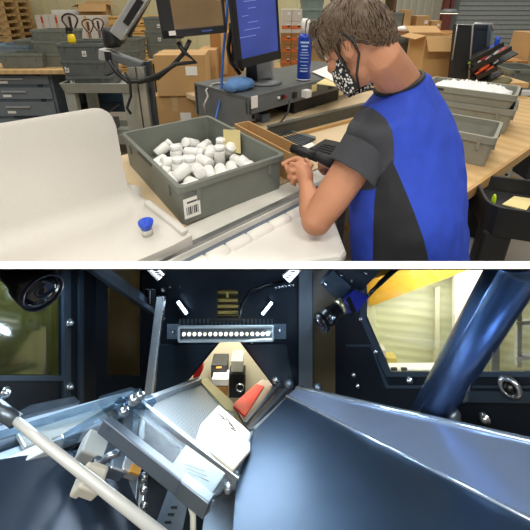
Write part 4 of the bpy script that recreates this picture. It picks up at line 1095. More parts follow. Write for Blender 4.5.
while cnt < 1700:
    az = random.uniform(0, 2*PI); el = math.asin(random.uniform(-.68, 1)); x, y, z = math.cos(el)*math.cos(az), math.cos(el)*math.sin(az), math.sin(el)
    if z < hairline(math.cos(az), math.sin(az)) + .02: continue
    cnt += 1
    n0_ = Vector((x, y, z))
    # combed from the crown (back of the top) outward and to the front
    crown = Vector((-.1, -.45, .88)).normalized()
    d = (n0_ - crown*n0_.dot(crown)); d = d.normalized() if d.length > .05 else Vector((0, 1, 0))
    d = (d + Vector((random.uniform(-.5, .5), random.uniform(-.5, .5), random.uniform(-.4, .4)))*.4).normalized(); d = (d - n0_*d.dot(n0_)).normalized()
    L_h = random.uniform(.03, .062) * (1.2 if y > .4 else 1) * (.62 if (y < -.3 and z < .1) else 1)
    pts = []; lift = random.uniform(.0, .006)
    for s in range(5):
        a = s/4*L_h/.105; q = (n0_*math.cos(a) + d*math.sin(a)); 
        k = 1.06 + random.uniform(-.004, .004) + lift/.1*math.sin(PI*s/4*.8)
        pts.append(H(q.x*RX*k, q.y*RY*k, q.z*RZ*k))
    r0 = random.uniform(.0014, .0028)
    tf.tube(pts, [r0*.7, r0, r0*.95, r0*.7, r0*.12], 5)
# fringe falling forward over the brow
for i in range(90):
    x = random.uniform(-.07, .075); p0 = H(x, .045 + random.uniform(-.02, .012), .08 + random.uniform(-.02, .03))
    dn = Vector((0, 0, -1)); p1 = p0 + fh*.014 + uh*.0; p2 = p1 + fh*.004 + dn*.022; p3 = p2 + dn*random.uniform(.01, .03) - fh*.002
    r0 = random.uniform(.0014, .0026); tf.tube([p0, p1, p2, p3], [r0, r0*1.1, r0*.8, r0*.15], 5)
# locks round the ear
for i in range(50):
    y = random.uniform(-.0, .075); s = 1 if i % 2 else -1
    p0 = H(s*.083, y, .03 + random.uniform(-.01, .02)); p1 = p0 - uh*.025 + lh*s*.003; p2 = p1 - uh*random.uniform(.008, .03) - lh*s*.004
    tf.tube([p0, p1, p2], [.003, .0025, .0006], 5)
tf.build('hair_locks', hair_m, ho)
# ================================================================== inspection machine in the foreground
navy = mat('dark_blue_panel', (34, 44, 56), .42, .3, var=.1, scale=6)
navy2 = mat('blue_black_panel', (24, 31, 40), .45, .3, var=.1, scale=6)
slate = mat('slate_blue_panel', (58, 72, 86), .4, .35, var=.08, scale=6)
steelb = mat('cool_steel', (176, 188, 200), .3, .85, var=.1, scale=60)
steeld = mat('worn_steel', (120, 134, 148), .38, .8, var=.15, scale=40)
bolt_m = mat('zinc_bolt', (196, 202, 208), .25, .9)
mblack = mat('lens_black', (14, 15, 19), .3)
def poly(pl, pts, th, name, m, parent=None, off=0.0, bevel=0.0):
    f, n = pl; P = [f(x, y, off) for x, y in pts]
    return MB().prism(P, -n*th).build(name, m, parent, bevel=bevel)
def bolt(p, n, r, parent, name='bolt'):
    return MB().lathe([(0, 0), (r, 0), (r, r*.25), (r*.62, r*.3), (r*.62, r*.9), (r*.4, r*1.05), (0, r*1.05)], axis_frame(n, p), seg=12).build(name, bolt_m, parent)

OBJ0 = set(bpy.data.objects)
mc = empty('machine_cabinet', 'dark blue inspection machine cabinet with glass windows and an open front', 'machine', (0, .25, 0))
# panels are children in world space: the cabinet empty carries them
mc.location = (0, 0, 0)
DB = .62
back = plane3((100, 300, DB), (300, 300, DB), (200, 400, DB))
lw = plane3((-60, 300, .30), (-60, 400, .30), (96, 330, .52))
lw2 = plane3((96, 300, .52), (96, 400, .52), (152, 330, DB))
rw2 = plane3((338, 300, .60), (338, 400, .60), (590, 330, .34))
# back panel in two halves round the hatch and the vent
poly(back, [(140, 252), (217, 252), (217, 318), (229, 318), (229, 341), (221, 341), (184, 386), (184, 470), (140, 470)], .006, 'back_panel', navy, mc)
poly(back, [(238, 252), (345, 252), (345, 470), (276, 470), (276, 390), (239, 341), (229, 341), (229, 318), (238, 318)], .006, 'back_panel', navy, mc)
poly(back, [(217, 252), (238, 252), (238, 289), (217, 289)], .006, 'back_panel', navy, mc)
# hatch rim, slanted seam panels beside the light
poly(back, [(160, 345), (215, 345), (183, 386), (150, 400)], .003, 'gusset_panel', slate, mc, .004)
poly(back, [(245, 345), (286, 345), (296, 398), (277, 390)], .003, 'gusset_panel', slate, mc, .004)
# left walls with windows
pane_l = glass_mat('dark_olive_glass', (150, 156, 130), .03, .08)
pane_d = glass_mat('brown_grey_glass', (120, 116, 104), .015, .2, .1)
pane_c = glass_mat('clear_pane', (244, 247, 246), .015, .03)
poly(lw, [(-110, 376), (64, 376), (64, 250), (97, 250), (97, 520), (-110, 520)], .008, 'wall_panel', navy2, mc)
poly(lw, [(64, 250), (71, 250), (71, 520), (64, 520)], .004, 'window_frame', slate, mc, .004)
poly(lw, [(80, 250), (84, 250), (84, 430), (80, 430)], .004, 'window_frame', slate, mc, .004)
poly(lw, [(-110, 376), (64, 376), (64, 381), (-110, 381)], .004, 'window_frame', slate, mc, .004)
poly(lw, [(-110, 250), (66, 250), (66, 378), (-110, 378)], .002, 'window_pane', pane_l, mc, -.009)
poly(lw2, [(95, 250), (108, 250), (108, 376), (142, 376), (142, 250), (153, 250), (153, 470), (95, 470)], .006, 'wall_panel', navy2, mc)
poly(lw2, [(106, 250), (144, 250), (144, 378), (106, 378)], .002, 'window_pane', pane_d, mc, -.007)
for x, y, r in ((69, 323, .0055), (69, 387, .0055), (4, 393, .006)): bolt(lw[0](x, y, .004), lw[1], r, mc)
# right wall with the big window
poly(rw2, [(330, 250), (364, 250), (364, 318), (388, 374), (700, 374), (700, 545), (330, 545)], .008, 'wall_panel', navy2, mc)
poly(rw2, [(360, 250), (365.5, 250), (365.5, 317), (389.5, 372), (700, 372), (700, 377), (386, 377), (360, 319)], .004, 'window_frame', slate, mc, .003)
poly(rw2, [(362, 250), (700, 250), (700, 376), (386, 376), (362, 320)], .002, 'window_pane', pane_c, mc, -.009)
poly(rw2, [(346, 345), (372, 345), (388, 386), (700, 386), (700, 388), (386, 388.5), (370.5, 347), (346, 347)], .003, 'seam_strip', slate, mc, .002)
poly(rw2, [(440, 392), (700, 392), (700, 406), (440, 402)], .003, 'ledge_panel', slate, mc, .003)
for x, y, r in ((361, 319, .004), (376, 352, .004), (354, 375, .004), (358, 386, .004), (410, 380, .0052), (485, 418, .0065)): bolt(rw2[0](x, y, .004), rw2[1], r, mc)
kn = MB().lathe([(.006, 0), (.0115, 0), (.0125, .004), (.0105, .007), (.007, .007), (.006, 0)], axis_frame(rw2[1], rw2[0](511, 386, .003)), seg=20, caps=False).build('knob', bolt_m, mc)
MB().lathe([(0, 0), (.0055, 0), (.005, .009), (0, .009)], axis_frame(rw2[1], rw2[0](511, 386, .003))).build('key_plug', mblack, kn)
# pillar and brown side pane right of the back panel
pl_ = plane3((300, 300, .6), (316, 300, .6), (308, 400, .6))
poly(pl_, [(299, 250), (313, 250), (313, 470), (299, 470)], .012, 'pillar', mat('grey_blue_pillar', (112, 122, 130), .45, .3), mc, bevel=.0015)
poly(plane3((314, 300, .605), (340, 300, .605), (320, 400, .605)), [(313, 250), (337, 250), (337, 395), (313, 395)], .002, 'brown_pane', mat('brown_reflective_pane', (92, 80, 58), .3, .1), mc)
# added white sheet; its edge, tilted to catch light, stands for a blank gap
sf = plane3((0, 265, .3), (530, 265, .3), (265, 265.0, .6)) if False else None
DF = .25
c0_, c1_ = W(-150, 261.2, DF + .005), W(680, 261.2, DF + .005); e0_, e1_ = W(-150, 262.2, .83), W(680, 262.2, .83)
tdir = (W(265, 268.8, DF) - W(265, 261.2, DF + .005)); tbk = FWD*0
ws = mat('white_powder_coat', (253, 253, 253), .6, var=.002)
top_ = MB().hexa([c0_, c1_, e1_, e0_, c0_ + tdir, c1_ + tdir, e1_ + tdir*.9, e0_ + tdir*.9]).build('divider_panel', ws, mc)
lin_ = MB().hexa([p + tdir*.06*0 for p in (c0_ + tdir*1.0 + (e0_-c0_)*.02, c1_ + tdir + (e1_-c1_)*.02, e1_ + tdir*.9, e0_ + tdir*.9, c0_ + tdir*1.2 + (e0_-c0_)*.02, c1_ + tdir*1.2 + (e1_-c1_)*.02, e1_ + tdir*1.2, e0_ + tdir*1.2)]).build('ceiling_liner', navy2, mc)
# bays behind the windows
bay = plane3((100, 300, .8), (500, 300, .8), (300, 400, .8))
cream = wave_mat('cream_shutter_slats', (216, 215, 178), (206, 206, 168), 'Z', 18, .6, 0, .12)
poly(plane3((330, 300, .79), (330, 400, .79), (700, 330, .70)), [(330, 245), (700, 245), (700, 420), (330, 420)], .006, 'bay_back', cream, mc)
outer = MB(); 
poly(bay, [(90, 255), (330, 255), (330, 480), (90, 480)], .006, 'bay_back', mat('cream_bay_panel', (214, 206, 176), .6), mc)
poly(plane3((-300, 300, .5), (-300, 400, .5), (110, 330, .72)), [(-125, 250), (110, 255), (110, 440), (-125, 450)], .006, 'bay_back', mat('olive_bay_panel', (150, 152, 120), .6), mc)
flr = MB().prism([W(300, 420, .60), W(700, 420, .34), W(702, 420, .6), W(330, 420, .8)], (0, 0, -.006)).build('bay_floor', mat('bay_floor_white', (206, 204, 194), .6), mc)
# unseen base added beneath the chutes to block stray light
MB().prism([W(-128, 620, .3), W(704, 620, .3), W(704, 520, .66), W(-128, 520, .66)], (0, 0, -.01)).build('light_block_panel', navy2, mc)
for px, sg in ((-130, -1), (706, 1)):
    MB().prism([W(px, 268.8, .26), W(px, 268.8, .82), W(px, 470, .82), W(px, 520, .66), W(px, 622, .3), W(px, 600, .26)], RGT*.006*sg).build('outer_side', navy, mc)
MB().prism([W(-130, 268.8, .825), W(706, 268.8, .825), W(706, 470, .825), W(-130, 470, .825)], FWD*.005).build('outer_back', navy, mc)
MB().prism([W(-130, 470, .825), W(706, 470, .825), W(706, 521, .665), W(-130, 521, .665)], UPV*-.006).build('outer_bottom', navy, mc)
for px in (60, 470):
    q = W(px, 560, .52); MB().box((q.x, q.y, q.z/2), (.05, .05, q.z)).build('leg', slate, mc)

# things seen through the right window
def bayobj(pts, d, th, name, m, label, cat):
    pl = plane3((0, 300, d), (500, 300, d), (250, 400, d)); f, n = pl
    o = MB().prism([f(x, y) for x, y in pts], -n*th).build(name, m, bevel=.001); return tag(o, label, cat)
ylw = mat('yellow_crane_paint', (190, 142, 40), .45)
o = MB().bar(W(365, 292, .735), W(470, 252, .70), .03, .05, UPV).build('yellow_beam', ylw); tag(o, 'yellow girder crossing behind the right window', 'beam')
bayobj([(366, 240), (373, 240), (377, 345), (366, 345)], .74, .01, 'cream_post', mat('cream_post_paint', (206, 204, 170), .5), 'cream post at the inner side of the right window', 'post')
bayobj([(435, 288), (440, 286), (440, 380), (435, 380)], .735, .008, 'shutter_guide', mat('shutter_guide_paint', (196, 192, 160), .5), 'pale upright guide of the cream shutter', 'guide')
bayobj([(455, 240), (492, 240), (492, 362), (455, 362)], .71, .012, 'white_column', mat('white_column_paint', (236, 232, 220), .5), 'white column behind the slanted tube', 'column')
bayobj([(378, 368), (378, 350), (386, 350), (386, 368)], .72, .02, 'white_carton', K['card_white'], 'small white carton at the inner bottom corner of the right window', 'box')
bayobj([(387, 368), (387, 358), (397, 358), (397, 368)], .72, .02, 'yellow_carton', mat('dull_yellow_carton', (216, 196, 110), .6), 'small dull yellow carton beside the white carton', 'box')
lw_ = MB().bar(W(388, 369, .7), W(440, 369, .69), .02, .012, UPV).build('white_ledge', K['white_plastic']); tag(lw_, 'low white ledge along the bottom of the right window', 'ledge')
for i, x in enumerate((394, 404)): MB().box(W(x, 369, .688), (.012, .004, .005)).build('ledge_slot', K['black'], lw_)
rk = empty('rack_frame', 'pale steel rack behind the glass at the far right', 'rack', (0, 0, 0))
MB().bar(W(518, 255, .6), W(518, 366, .6), .008, .008, RGT).build('upright', K['alu'], rk)
for y in (285, 322, 357): MB().bar(W(515, y, .6), W(575, y - 2, .58), .01, .006, UPV).build('rail', K['alu'], rk)
bayobj([(492, 275), (500, 274), (500, 372), (492, 372)], .66, .006, 'grey_upright', K['grey_metal'], 'grey upright between the white column and the rack', 'post')

# things seen through the hatch
hx = mat('hatch_dark', (44, 46, 46), .5)
bayobj([(211, 365), (227, 365), (227, 378), (211, 378)], .74, .04, 'dark_unit', hx, 'dark box unit with an orange mark seen through the hatch', 'box')
MB().box(W(219, 367.5, .738), (.012, .003, .003)).build('orange_mark', mat('amber_mark', (220, 140, 30), .4), bpy.data.objects['dark_unit'])
bayobj([(231, 361), (243, 361), (243, 372), (231, 372)], .74, .04, 'grey_unit', K['tote_light'], 'light grey unit right of the dark box in the hatch', 'box')
bayobj([(212, 379), (228, 379), (228, 386), (212, 386)], .72, .03, 'white_dish', K['paper'], 'white low dish beneath the dark box in the hatch', 'dish')
bayobj([(214, 387), (227, 387), (227, 398), (214, 398)], .72, .03, 'brown_unit', K['card_dark'], 'brown block beneath the white dish in the hatch', 'block')
bayobj([(229, 374), (245, 374), (245, 398), (229, 398)], .75, .03, 'black_unit', K['black_soft'], 'black unit in the centre right of the hatch', 'box')
rg = MB().lathe([(.007, 0), (.009, 0), (.009, .004), (.007, .004), (.007, 0)], axis_frame(-FWD, W(240, 387, .735)), seg=18, caps=False).build('ring_gauge', bolt_m); tag(rg, 'pale ring on the black unit in the hatch', 'gauge')
bayobj([(193, 366), (203, 362), (203, 370), (197, 382), (193, 378)], .70, .01, 'red_clip', K['red'], 'red and pale fitting at the left edge of the hatch', 'fitting')

# brass grille over the vent
gr = empty('brass_grille', 'brass slatted vent above the light bar', 'vent', (0, 0, 0))
brass = mat('brass', (178, 156, 92), .4, .5)
bk = MB().prism([W(x, y, .632) for x, y in ((216, 287), (239, 287), (239, 320), (216, 320))], FWD*.004).build('backing', mat('brass_dark', (60, 54, 38), .5), gr)
for y in (292, 300, 306, 312, 317): MB().bar(W(217, y, .628), W(238, y, .628), .004, .0055, UPV).build('slat', brass, gr)
MB().box(W(227.5, 295, .624), (.004, .003, .01)).build('catch', mat('yellow_catch', (226, 214, 120), .4), gr)

# light bar
DL = .52
lb_ = empty('light_bar', 'finned linear light bar glowing over the chutes', 'light', (0, 0, 0))
LM = mat('light_bar_body', (78, 88, 98), .4, .5)
MB().hexa([W(x, y, d) for d in (DL, DL + .03) for x, y in ((178, 342), (274, 341), (274, 325), (178, 325))]).build('housing', LM, lb_, bevel=.002)
fr_ = MB()
a, b_, c, d = W(179, 341, DL-.002), W(273, 340, DL-.002), W(273, 326.5, DL-.002), W(179, 327, DL-.002)
for p, q in ((a, b_), (b_, c), (c, d), (d, a)): fr_.bar(p, q, .0028, .004, FWD)
fr_.build('front_frame', mat('pale_frame', (190, 200, 206), .4, .3), lb_)
lens_e = mat('led_lens', (255, 250, 235), .2, emit=1.6)
for i in range(17):
    x = 184 + 84*i/16
    MB().lathe([(0, 0), (.0029, 0), (.0024, .002), (0, .0026)], axis_frame(-FWD, W(x, 334 - .02*i, DL - .001)), seg=12).build('led', lens_e if i % 8 != 4 else mat('led_lens_dim%d' % i, (240, 236, 220), .2, emit=.7), lb_)
for i in range(24):
    x = 180 + 92*i/23
    hgt = 319.5 + (3 if 7 < i < 16 else 0) 
    MB().hexa([W(x + dx, y, dd) for dd in (DL + .002, DL + .028) for dx, y in ((-.8, 326), (.8, 326), (.8, hgt - .5), (-.8, hgt - .5))]).build('fin', LM, lb_)
MB().hexa([W(x, y, d) for d in (DL + .004, DL + .03) for x, y in ((196, 326), (256, 326), (256, 317.5), (196, 317.5))]).build('driver_box', mblack, lb_, bevel=.001)
for x0, x1 in ((167, 179), (273, 286)):
    e = MB().hexa([W(x, y, d) for d in (DL + .01, DL + .016) for x, y in ((x0, 339), (x1, 339), (x1, 324), (x0, 324))]).build('end_bracket', steeld, lb_)
    bolt(W((x0 + x1)/2, 331, DL + .009), -FWD, .003, e)
# cable from light bar
tag(MB().tube([W(240, 322, DL + .02), W(241, 305, .57), W(250, 291, .6), (W(266, 285, .61)), W(285, 281, .61)], .0028, 8).build('black_cable', mblack), 'black cable curling up from the light bar', 'cable')
# strip lights
ls = mat('strip_glow', (200, 222, 255), .3, emit=7.0)
for (a, b_, lb2) in (((177.5, 301), (187, 314), 'slim glowing strip on the back panel, left above the light bar'), ((271.5, 302), (262.5, 314.5), 'slim glowing strip on the back panel, right above the light bar')):
    t = MB().bar(W(*a, DB - .006), W(*b_, DB - .006), .0075, .006, FWD).build('strip_light', LM); tag(t, lb2, 'light', 'slim strips on the back panel')
    MB().bar(W(a[0]+.3, a[1]+.4, DB - .0095), W(b_[0]-.2, b_[1]-.3, DB - .0095), .0045, .003, FWD).build('diffuser', ls, t)
for pts, lb2 in ((((151, 266), (162, 277)), 'white lamp block at the ceiling above the steel rail'), (((298, 266), (286, 279)), 'white lamp block at the ceiling left of the pillar')):
    t = MB().bar(W(*pts[0], .55), W(*pts[1], .55), .015, .01, FWD).build('lamp_block', K['white_plastic'], bevel=.001); tag(t, lb2, 'light', 'white lamp blocks at the ceiling')
    MB().bar(W(*pts[0], .5435), W(*pts[1], .5435), .010, .003, FWD).build('diffuser', mat('lamp_glow' + lb2[-4:], (235, 242, 255), .3, emit=2.2), t)
    pa, pb = Vector(W(*pts[0], .5415)), Vector(W(*pts[1], .5415))
    for f in (.42, .58, .74, .9): MB().box(pa.lerp(pb, f), (.0075, .002, .0012)).build('grille_bar', mblack, t)
cf = empty('cable_fitting', 'pale beaded cable fitting at the upper right of the back panel', 'fitting', (0, 0, 0))
for i in range(6): MB().ball(W(276 + 3.4*i, 287.5 - .5*i, .608), .0032, u=10, v=8).build('bead', bolt_m, cf)
for i, (x, y) in enumerate(((170, 287), (180, 287), (252, 343), (252, 338))): bolt(W(x, y, DB - .001), -FWD, .0022, mc)

# left camera
lc = empty('inspection_camera', 'dark camera with blue shining lens in the upper left corner', 'camera', (0, 0, 0))
c_ = W(42, 291, .31); ax = (W(46, 294, .26) - W(30, 284, .33)); ax = ((EYE - c_).normalized() + RGT*.75 - UPV*.75).normalized()
MB().lathe([(0, 0), (.017, 0), (.0185, -.003), (.019, -.02), (.0165, -.024), (.0165, -.05), (.013, -.055), (0, -.055)], axis_frame(ax, c_), seg=28).build('lens_barrel', mblack, lc)
MB().lathe([(0, .0015), (.009, .001), (.0145, -.001), (.0145, -.004), (0, -.004)], axis_frame(ax, c_ + ax*.0015), seg=28).build('front_glass', mat('coated_glass', (14, 13, 34), .06, .3, coat=1.0), lc)
MB().lathe([(.0155, .0005), (.018, .0005), (.018, .003), (.0155, .003), (.0155, .0005)], axis_frame(ax, c_), seg=28, caps=False).build('front_ring', mat('lens_ring', (24, 30, 52), .3, .5), lc)
MB().box(c_ - ax*.075, (.034, .034, .04), axis_frame(ax, c_).to_3x3()).build('body', mblack, lc, bevel=.003)
MB().bar(c_ - ax*.08 + Vector((-.015,0,.01)), c_ - ax*.08 + Vector((-.02, .02, .06)), .02, .006).build('mount', mblack, lc)

# right camera
rc = empty('inspection_camera', 'black lens camera with a blue body hanging right of the pillar', 'camera', (0, 0, 0))
dC = .50
P0, P1 = W(319, 325, dC - .01), W(344, 304, dC + .01); ax = (P0 - P1).normalized()
Ml = axis_frame(ax, P1); Ln = (P0 - P1).length
MB().lathe([(0, 0), (.0085, 0), (.0085, Ln*.2), (.0105, Ln*.22), (.0105, Ln*.45), (.0125, Ln*.48), (.0125, Ln*.72), (.0115, Ln*.74), (.0115, Ln*.8), (.0135, Ln*.82), (.0135, Ln), (.0115, Ln), (.010, Ln*.96), (0, Ln*.96)], Ml, seg=28).build('lens_barrel', mblack, rc)
MB().lathe([(.0092, Ln*.02), (.0112, Ln*.03), (.0112, Ln*.2), (.0095, Ln*.21), (.0092, Ln*.02)], Ml, seg=24, caps=False).build('mount_ring', mat('brass_ring', (180, 172, 140), .3, .8), rc)
MB().lathe([(0, 0), (.0095, 0), (.0085, .001), (0, .001)], axis_frame(ax, P1 + ax*Ln*.965), seg=20).build('front_glass', bpy.data.materials['coated_glass'], rc)
MB().tube([W(331, 319, dC-.02), W(335, 317, dC-.025)], .002, 8).build('thumb_screw', bolt_m, rc)
f, n = plane3((345, 300, dC), (360, 290, dC + .012), (365, 308, dC))
MB().prism([f(x, y) for x, y in ((345, 301), (355, 289), (370, 297), (358, 312), (352, 313))], -n*.03).build('body', mat('blue_camera_body', (34, 42, 150), .4), rc, bevel=.002)
MB().prism([f(x, y, .004) for x, y in ((345.5, 299), (349, 296), (356, 312), (352, 314))], n*.002).build('screw_plate', mblack, rc)
br_ = empty('camera_bracket', 'dark blue mounting bracket and arm above the blue camera', 'bracket', (0, 0, 0))
MB().prism([W(x, y, dC + .018) for x, y in ((321, 284), (333, 270), (352, 287), (338, 302))], FWD*.012).build('plate', slate, br_, bevel=.001)
MB().prism([W(x, y, dC + .03) for x, y in ((333, 271), (342, 258), (392, 258), (362, 291), (352, 288))], FWD*.012).build('arm', navy, br_, bevel=.001)
for x, y in ((341, 275), (351, 281), (366, 273), (326, 284)): bolt(W(x, y, dC + .028 if x > 330 else dC + .016), -FWD, .0028, br_)
for i, pts in enumerate((((368, 296), (378, 285), (388, 274), (400, 264)), ((371, 292), (381, 283), (396, 270), (412, 262)))):
    tag(MB().tube([W(x, y, dC + .01 - .012*i + .02*k) for k, (x, y) in enumerate(pts)], .0028, 8).build('camera_cable', mblack), ['black cable running up from the blue camera, inner one', 'black cable running up from the blue camera, nearer the window'][i], 'cable')

# steel rail at the left of the back panel
t = empty('guide_rail', 'upright steel rail with bright edges left of the light bar', 'rail', (0, 0, 0))
MB().bar(W(161.5, 296, .58), W(149, 398, .53), .014, .012, FWD).build('rail', steelb, t, bevel=.001)
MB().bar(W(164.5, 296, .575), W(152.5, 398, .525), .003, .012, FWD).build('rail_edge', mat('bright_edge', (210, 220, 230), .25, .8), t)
for x, y in ((163, 290), (164, 299), (163, 309), (163, 318)): bolt(W(x, y, .572), -FWD + RGT*.6, .004, t)
MB().hexa([W(x, y, d) for d in (.585, .6) for x, y in ((145, 306), (156, 306), (156, 289), (145, 289))]).build('mount_block', mblack, t, bevel=.001)
MB().bar(W(150, 291, .583), W(150, 304, .583), .003, .002, FWD).build('slot', bolt_m, t)
tag(MB().bar(W(62, 248, .44), W(152, 312, .60), .02, .006, UPV).bar(W(70, 247, .44), W(152, 306, .60), .006, .012, UPV).build('ceiling_rail', steeld), 'dull steel ceiling rail over the dark left windows', 'rail')

# ---- chutes
Lp = plane3((141, 404, .42), (200, 381, .56), (237, 482, .36))
perf = mat('perforated_steel', (150, 158, 168), .45, .5); nt = perf.node_tree
tcn = nt.nodes.new('ShaderNodeTexCoord'); vz = nt.nodes.new('ShaderNodeTexVoronoi'); vz.inputs['Scale'].default_value = 420; vz.inputs['Randomness'].default_value = .1
nt.links.new(tcn.outputs['Object'], vz.inputs['Vector']); vr = nt.nodes.new('ShaderNodeValToRGB'); vr.color_ramp.elements[0].position = .25; vr.color_ramp.elements[0].color = rgb((70, 78, 88)); vr.color_ramp.elements[1].position = .45; vr.color_ramp.elements[1].color = rgb((128, 136, 142))
nt.links.new(vz.outputs['Distance'], vr.inputs['Fac']); nt.links.new(vr.outputs['Color'], nt.nodes['Principled BSDF'].inputs['Base Color'])
lch = empty('perforated_chute', 'perforated steel chute plate sloping down from the left', 'chute', (0, 0, 0))
poly(Lp, [(141, 404), (200, 381), (208, 383), (233, 410), (238, 470), (236, 484)], .004, 'plate', perf, lch)
poly(Lp, [(199, 380), (207, 378), (233, 402), (233, 412), (226, 409)], .006, 'rear_lip', mat('olive_steel', (130, 128, 100), .4, .6), lch, .002)
A_, B_ = Lp[0](133, 402, .004), Lp[0](238, 483, .004)
MB().bar(A_, B_, .007, .012, Lp[1]).build('edge_bar', steelb, lch, bevel=.001)
MB().bar(Lp[0](141, 403, .004), Lp[0](200, 380, .004), .007, .008, Lp[1]).build('rear_bar', steelb, lch, bevel=.001)
# right big plate
Rp = plane3((288, 396, .52), (236, 530, .29), (470, 485, .30))
bp_ = mat('brushed_chute_steel', (68, 86, 107), .43, .92, var=.06, scale=30)
rch = empty('steel_chute', 'large brushed blue grey chute plate with a bright rim on the right', 'chute', (0, 0, 0))
poly(Rp, [(288, 396), (700, 606), (700, 700), (225, 700), (233, 530), (237, 474), (252, 433)], .004, 'plate', bp_, rch)
fR = Rp[0]
nR = Rp[1]
rim_n = (nR*.75 + RGT*.1 + UPV*.5).normalized()
rimb = MB()
i0, i1 = fR(287, 396, .001), fR(700, 606, .001)
o0_, o1_ = W(297, 388, .535), W(700, 480, .255)
rimb.hexa([i0, i1, o1_, o0_, i0 - nR*.006, i1 - nR*.006, o1_ - nR*.006, o0_ - nR*.006]); rimb.build('rim_flange', mat('rim_steel', (172, 190, 222), .3, .75), rch)
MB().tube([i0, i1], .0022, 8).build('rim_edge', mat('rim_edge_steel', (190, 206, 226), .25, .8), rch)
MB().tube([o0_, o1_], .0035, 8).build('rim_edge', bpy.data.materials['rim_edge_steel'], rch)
MB().bar(fR(237, 474, .002), fR(252, 434, .002), .003, .006, nR).build('valley_edge', steelb, rch)
# far right wing
Fp = plane3((232, 405, .56), (264, 379, .64), (250, 434, .50))
fch = empty('rear_chute', 'small chute plate with a painted red reflection behind the large chute', 'chute', (0, 0, 0))
poly(Fp, [(233, 404), (262, 379), (296, 385), (251, 434)], .004, 'plate', mat('smoky_steel', (150, 140, 132), .35, .6), fch)
poly(Fp, [(232, 405), (256, 384), (264, 386), (245, 416)], .003, 'red_reflection', mat('red_reflection_paint', (206, 44, 34), .4), fch, .002)  # red strip stands in for a distant red thing reflected in the plate
for k, (a, b_) in enumerate((((249, 431), (288, 388)), ((245, 424), (281, 383)), ((254, 431), (297, 391)))):
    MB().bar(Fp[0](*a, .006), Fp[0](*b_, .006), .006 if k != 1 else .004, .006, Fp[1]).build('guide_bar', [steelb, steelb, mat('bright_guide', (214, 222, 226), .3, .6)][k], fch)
for x, y, r in ((289, 384, .008), (276, 380, .006), (318, 388, .007), (302, 389, .005)): MB().ball(W(x, y, .545 if x > 300 else .56), r, u=14, v=10).build('round_nut', bolt_m if r < .007 else steeld, fch)
# card and label
cardm = mat('cream_card', (208, 202, 184), .8, var=.02)
f, n = Lp; nC = (n + Rp[1]*.5).normalized()
def dz(x, y): return min((Lp[0](x, y, .003) - EYE).dot(FWD), (Rp[0](x, y, .003) - EYE).dot(FWD)) - .004
Cp = plane3((219, 405, dz(219, 405)), (195.5, 440, dz(195.5, 440)), (250, 450, dz(250, 450)))
cd = poly(Cp, [(219, 405), (250, 432), (250, 450), (233, 470), (195.5, 440), (201, 424)], .0025, 'paper_card', cardm); tag(cd, 'cream six sided card resting in the valley of the chutes', 'card')
g = MB(); random.seed(9)
for (x0, y0, x1, y1) in ((219, 414, 226, 420), (226, 418, 233, 426), (221, 418, 224, 419), (229, 423, 235, 429), (231, 428, 236, 431)):
    for k in range(4):
        f0 = k/4; g.bar(Cp[0](x0 + (x1-x0)*f0, y0 + (y1-y0)*f0 + random.uniform(-.6, .6), .0006), Cp[0](x0 + (x1-x0)*(f0+.17), y0 + (y1-y0)*(f0+.17), .0006), .0012*random.uniform(.5, 1.3), .0006, Cp[1])
g.build('pen_marks', K['ink'], cd)
cvp = plane3((141, 410, .40), (150, 404, .41), (232, 482, .345))
lbl = poly(Lp, [(186.5, 445), (225, 473), (208, 498), (170, 467)], .002, 'paper_label', mat('white_label_paper', (248, 247, 238), .7), None, .012); tag(lbl, 'white paper label under the clear cover of the left chute', 'label')
g = MB(); pl2 = Lp
for k in range(3): g.bar(pl2[0](185 + 2*k, 464 + 4*k, .0126), pl2[0](205 + 2*k, 471 + 5*k, .0126), .001, .0005, pl2[1])
g.build('print_lines', mat('faint_print', (206, 196, 176), .7), lbl)
clear = glass_mat('clear_acrylic', (232, 242, 248), .22, .12)
tag(poly(Lp, [(133, 404), (232, 481), (209, 502), (108, 426)], .003, 'clear_cover', glass_mat('clear_cover_film', (236, 242, 246), .012, .3, .04), None, .018), 'clear acrylic cover along the lower edge of the left chute', 'cover')
# channel rail
chn = empty('channel_rail', 'square grey steel channel running beneath the clear cover', 'rail', (0, 0, 0))
MB().bar(Lp[0](104, 424, .014), Lp[0](209, 507, .014), .012, .012, Lp[1]).build('channel', mat('channel_steel', (116, 130, 146), .4, .6), chn, bevel=.001)
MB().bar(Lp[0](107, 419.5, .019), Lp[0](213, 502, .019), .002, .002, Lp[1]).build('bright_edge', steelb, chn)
MB().bar(Lp[0](181, 485, .017), Lp[0](209, 507, .017), .014, .012, Lp[1]).build('end_block', steeld, chn, bevel=.001)
bolt(W(206, 508, .30), -FWD, .004, chn); bolt(W(228, 487, .33), -FWD, .005, chn)
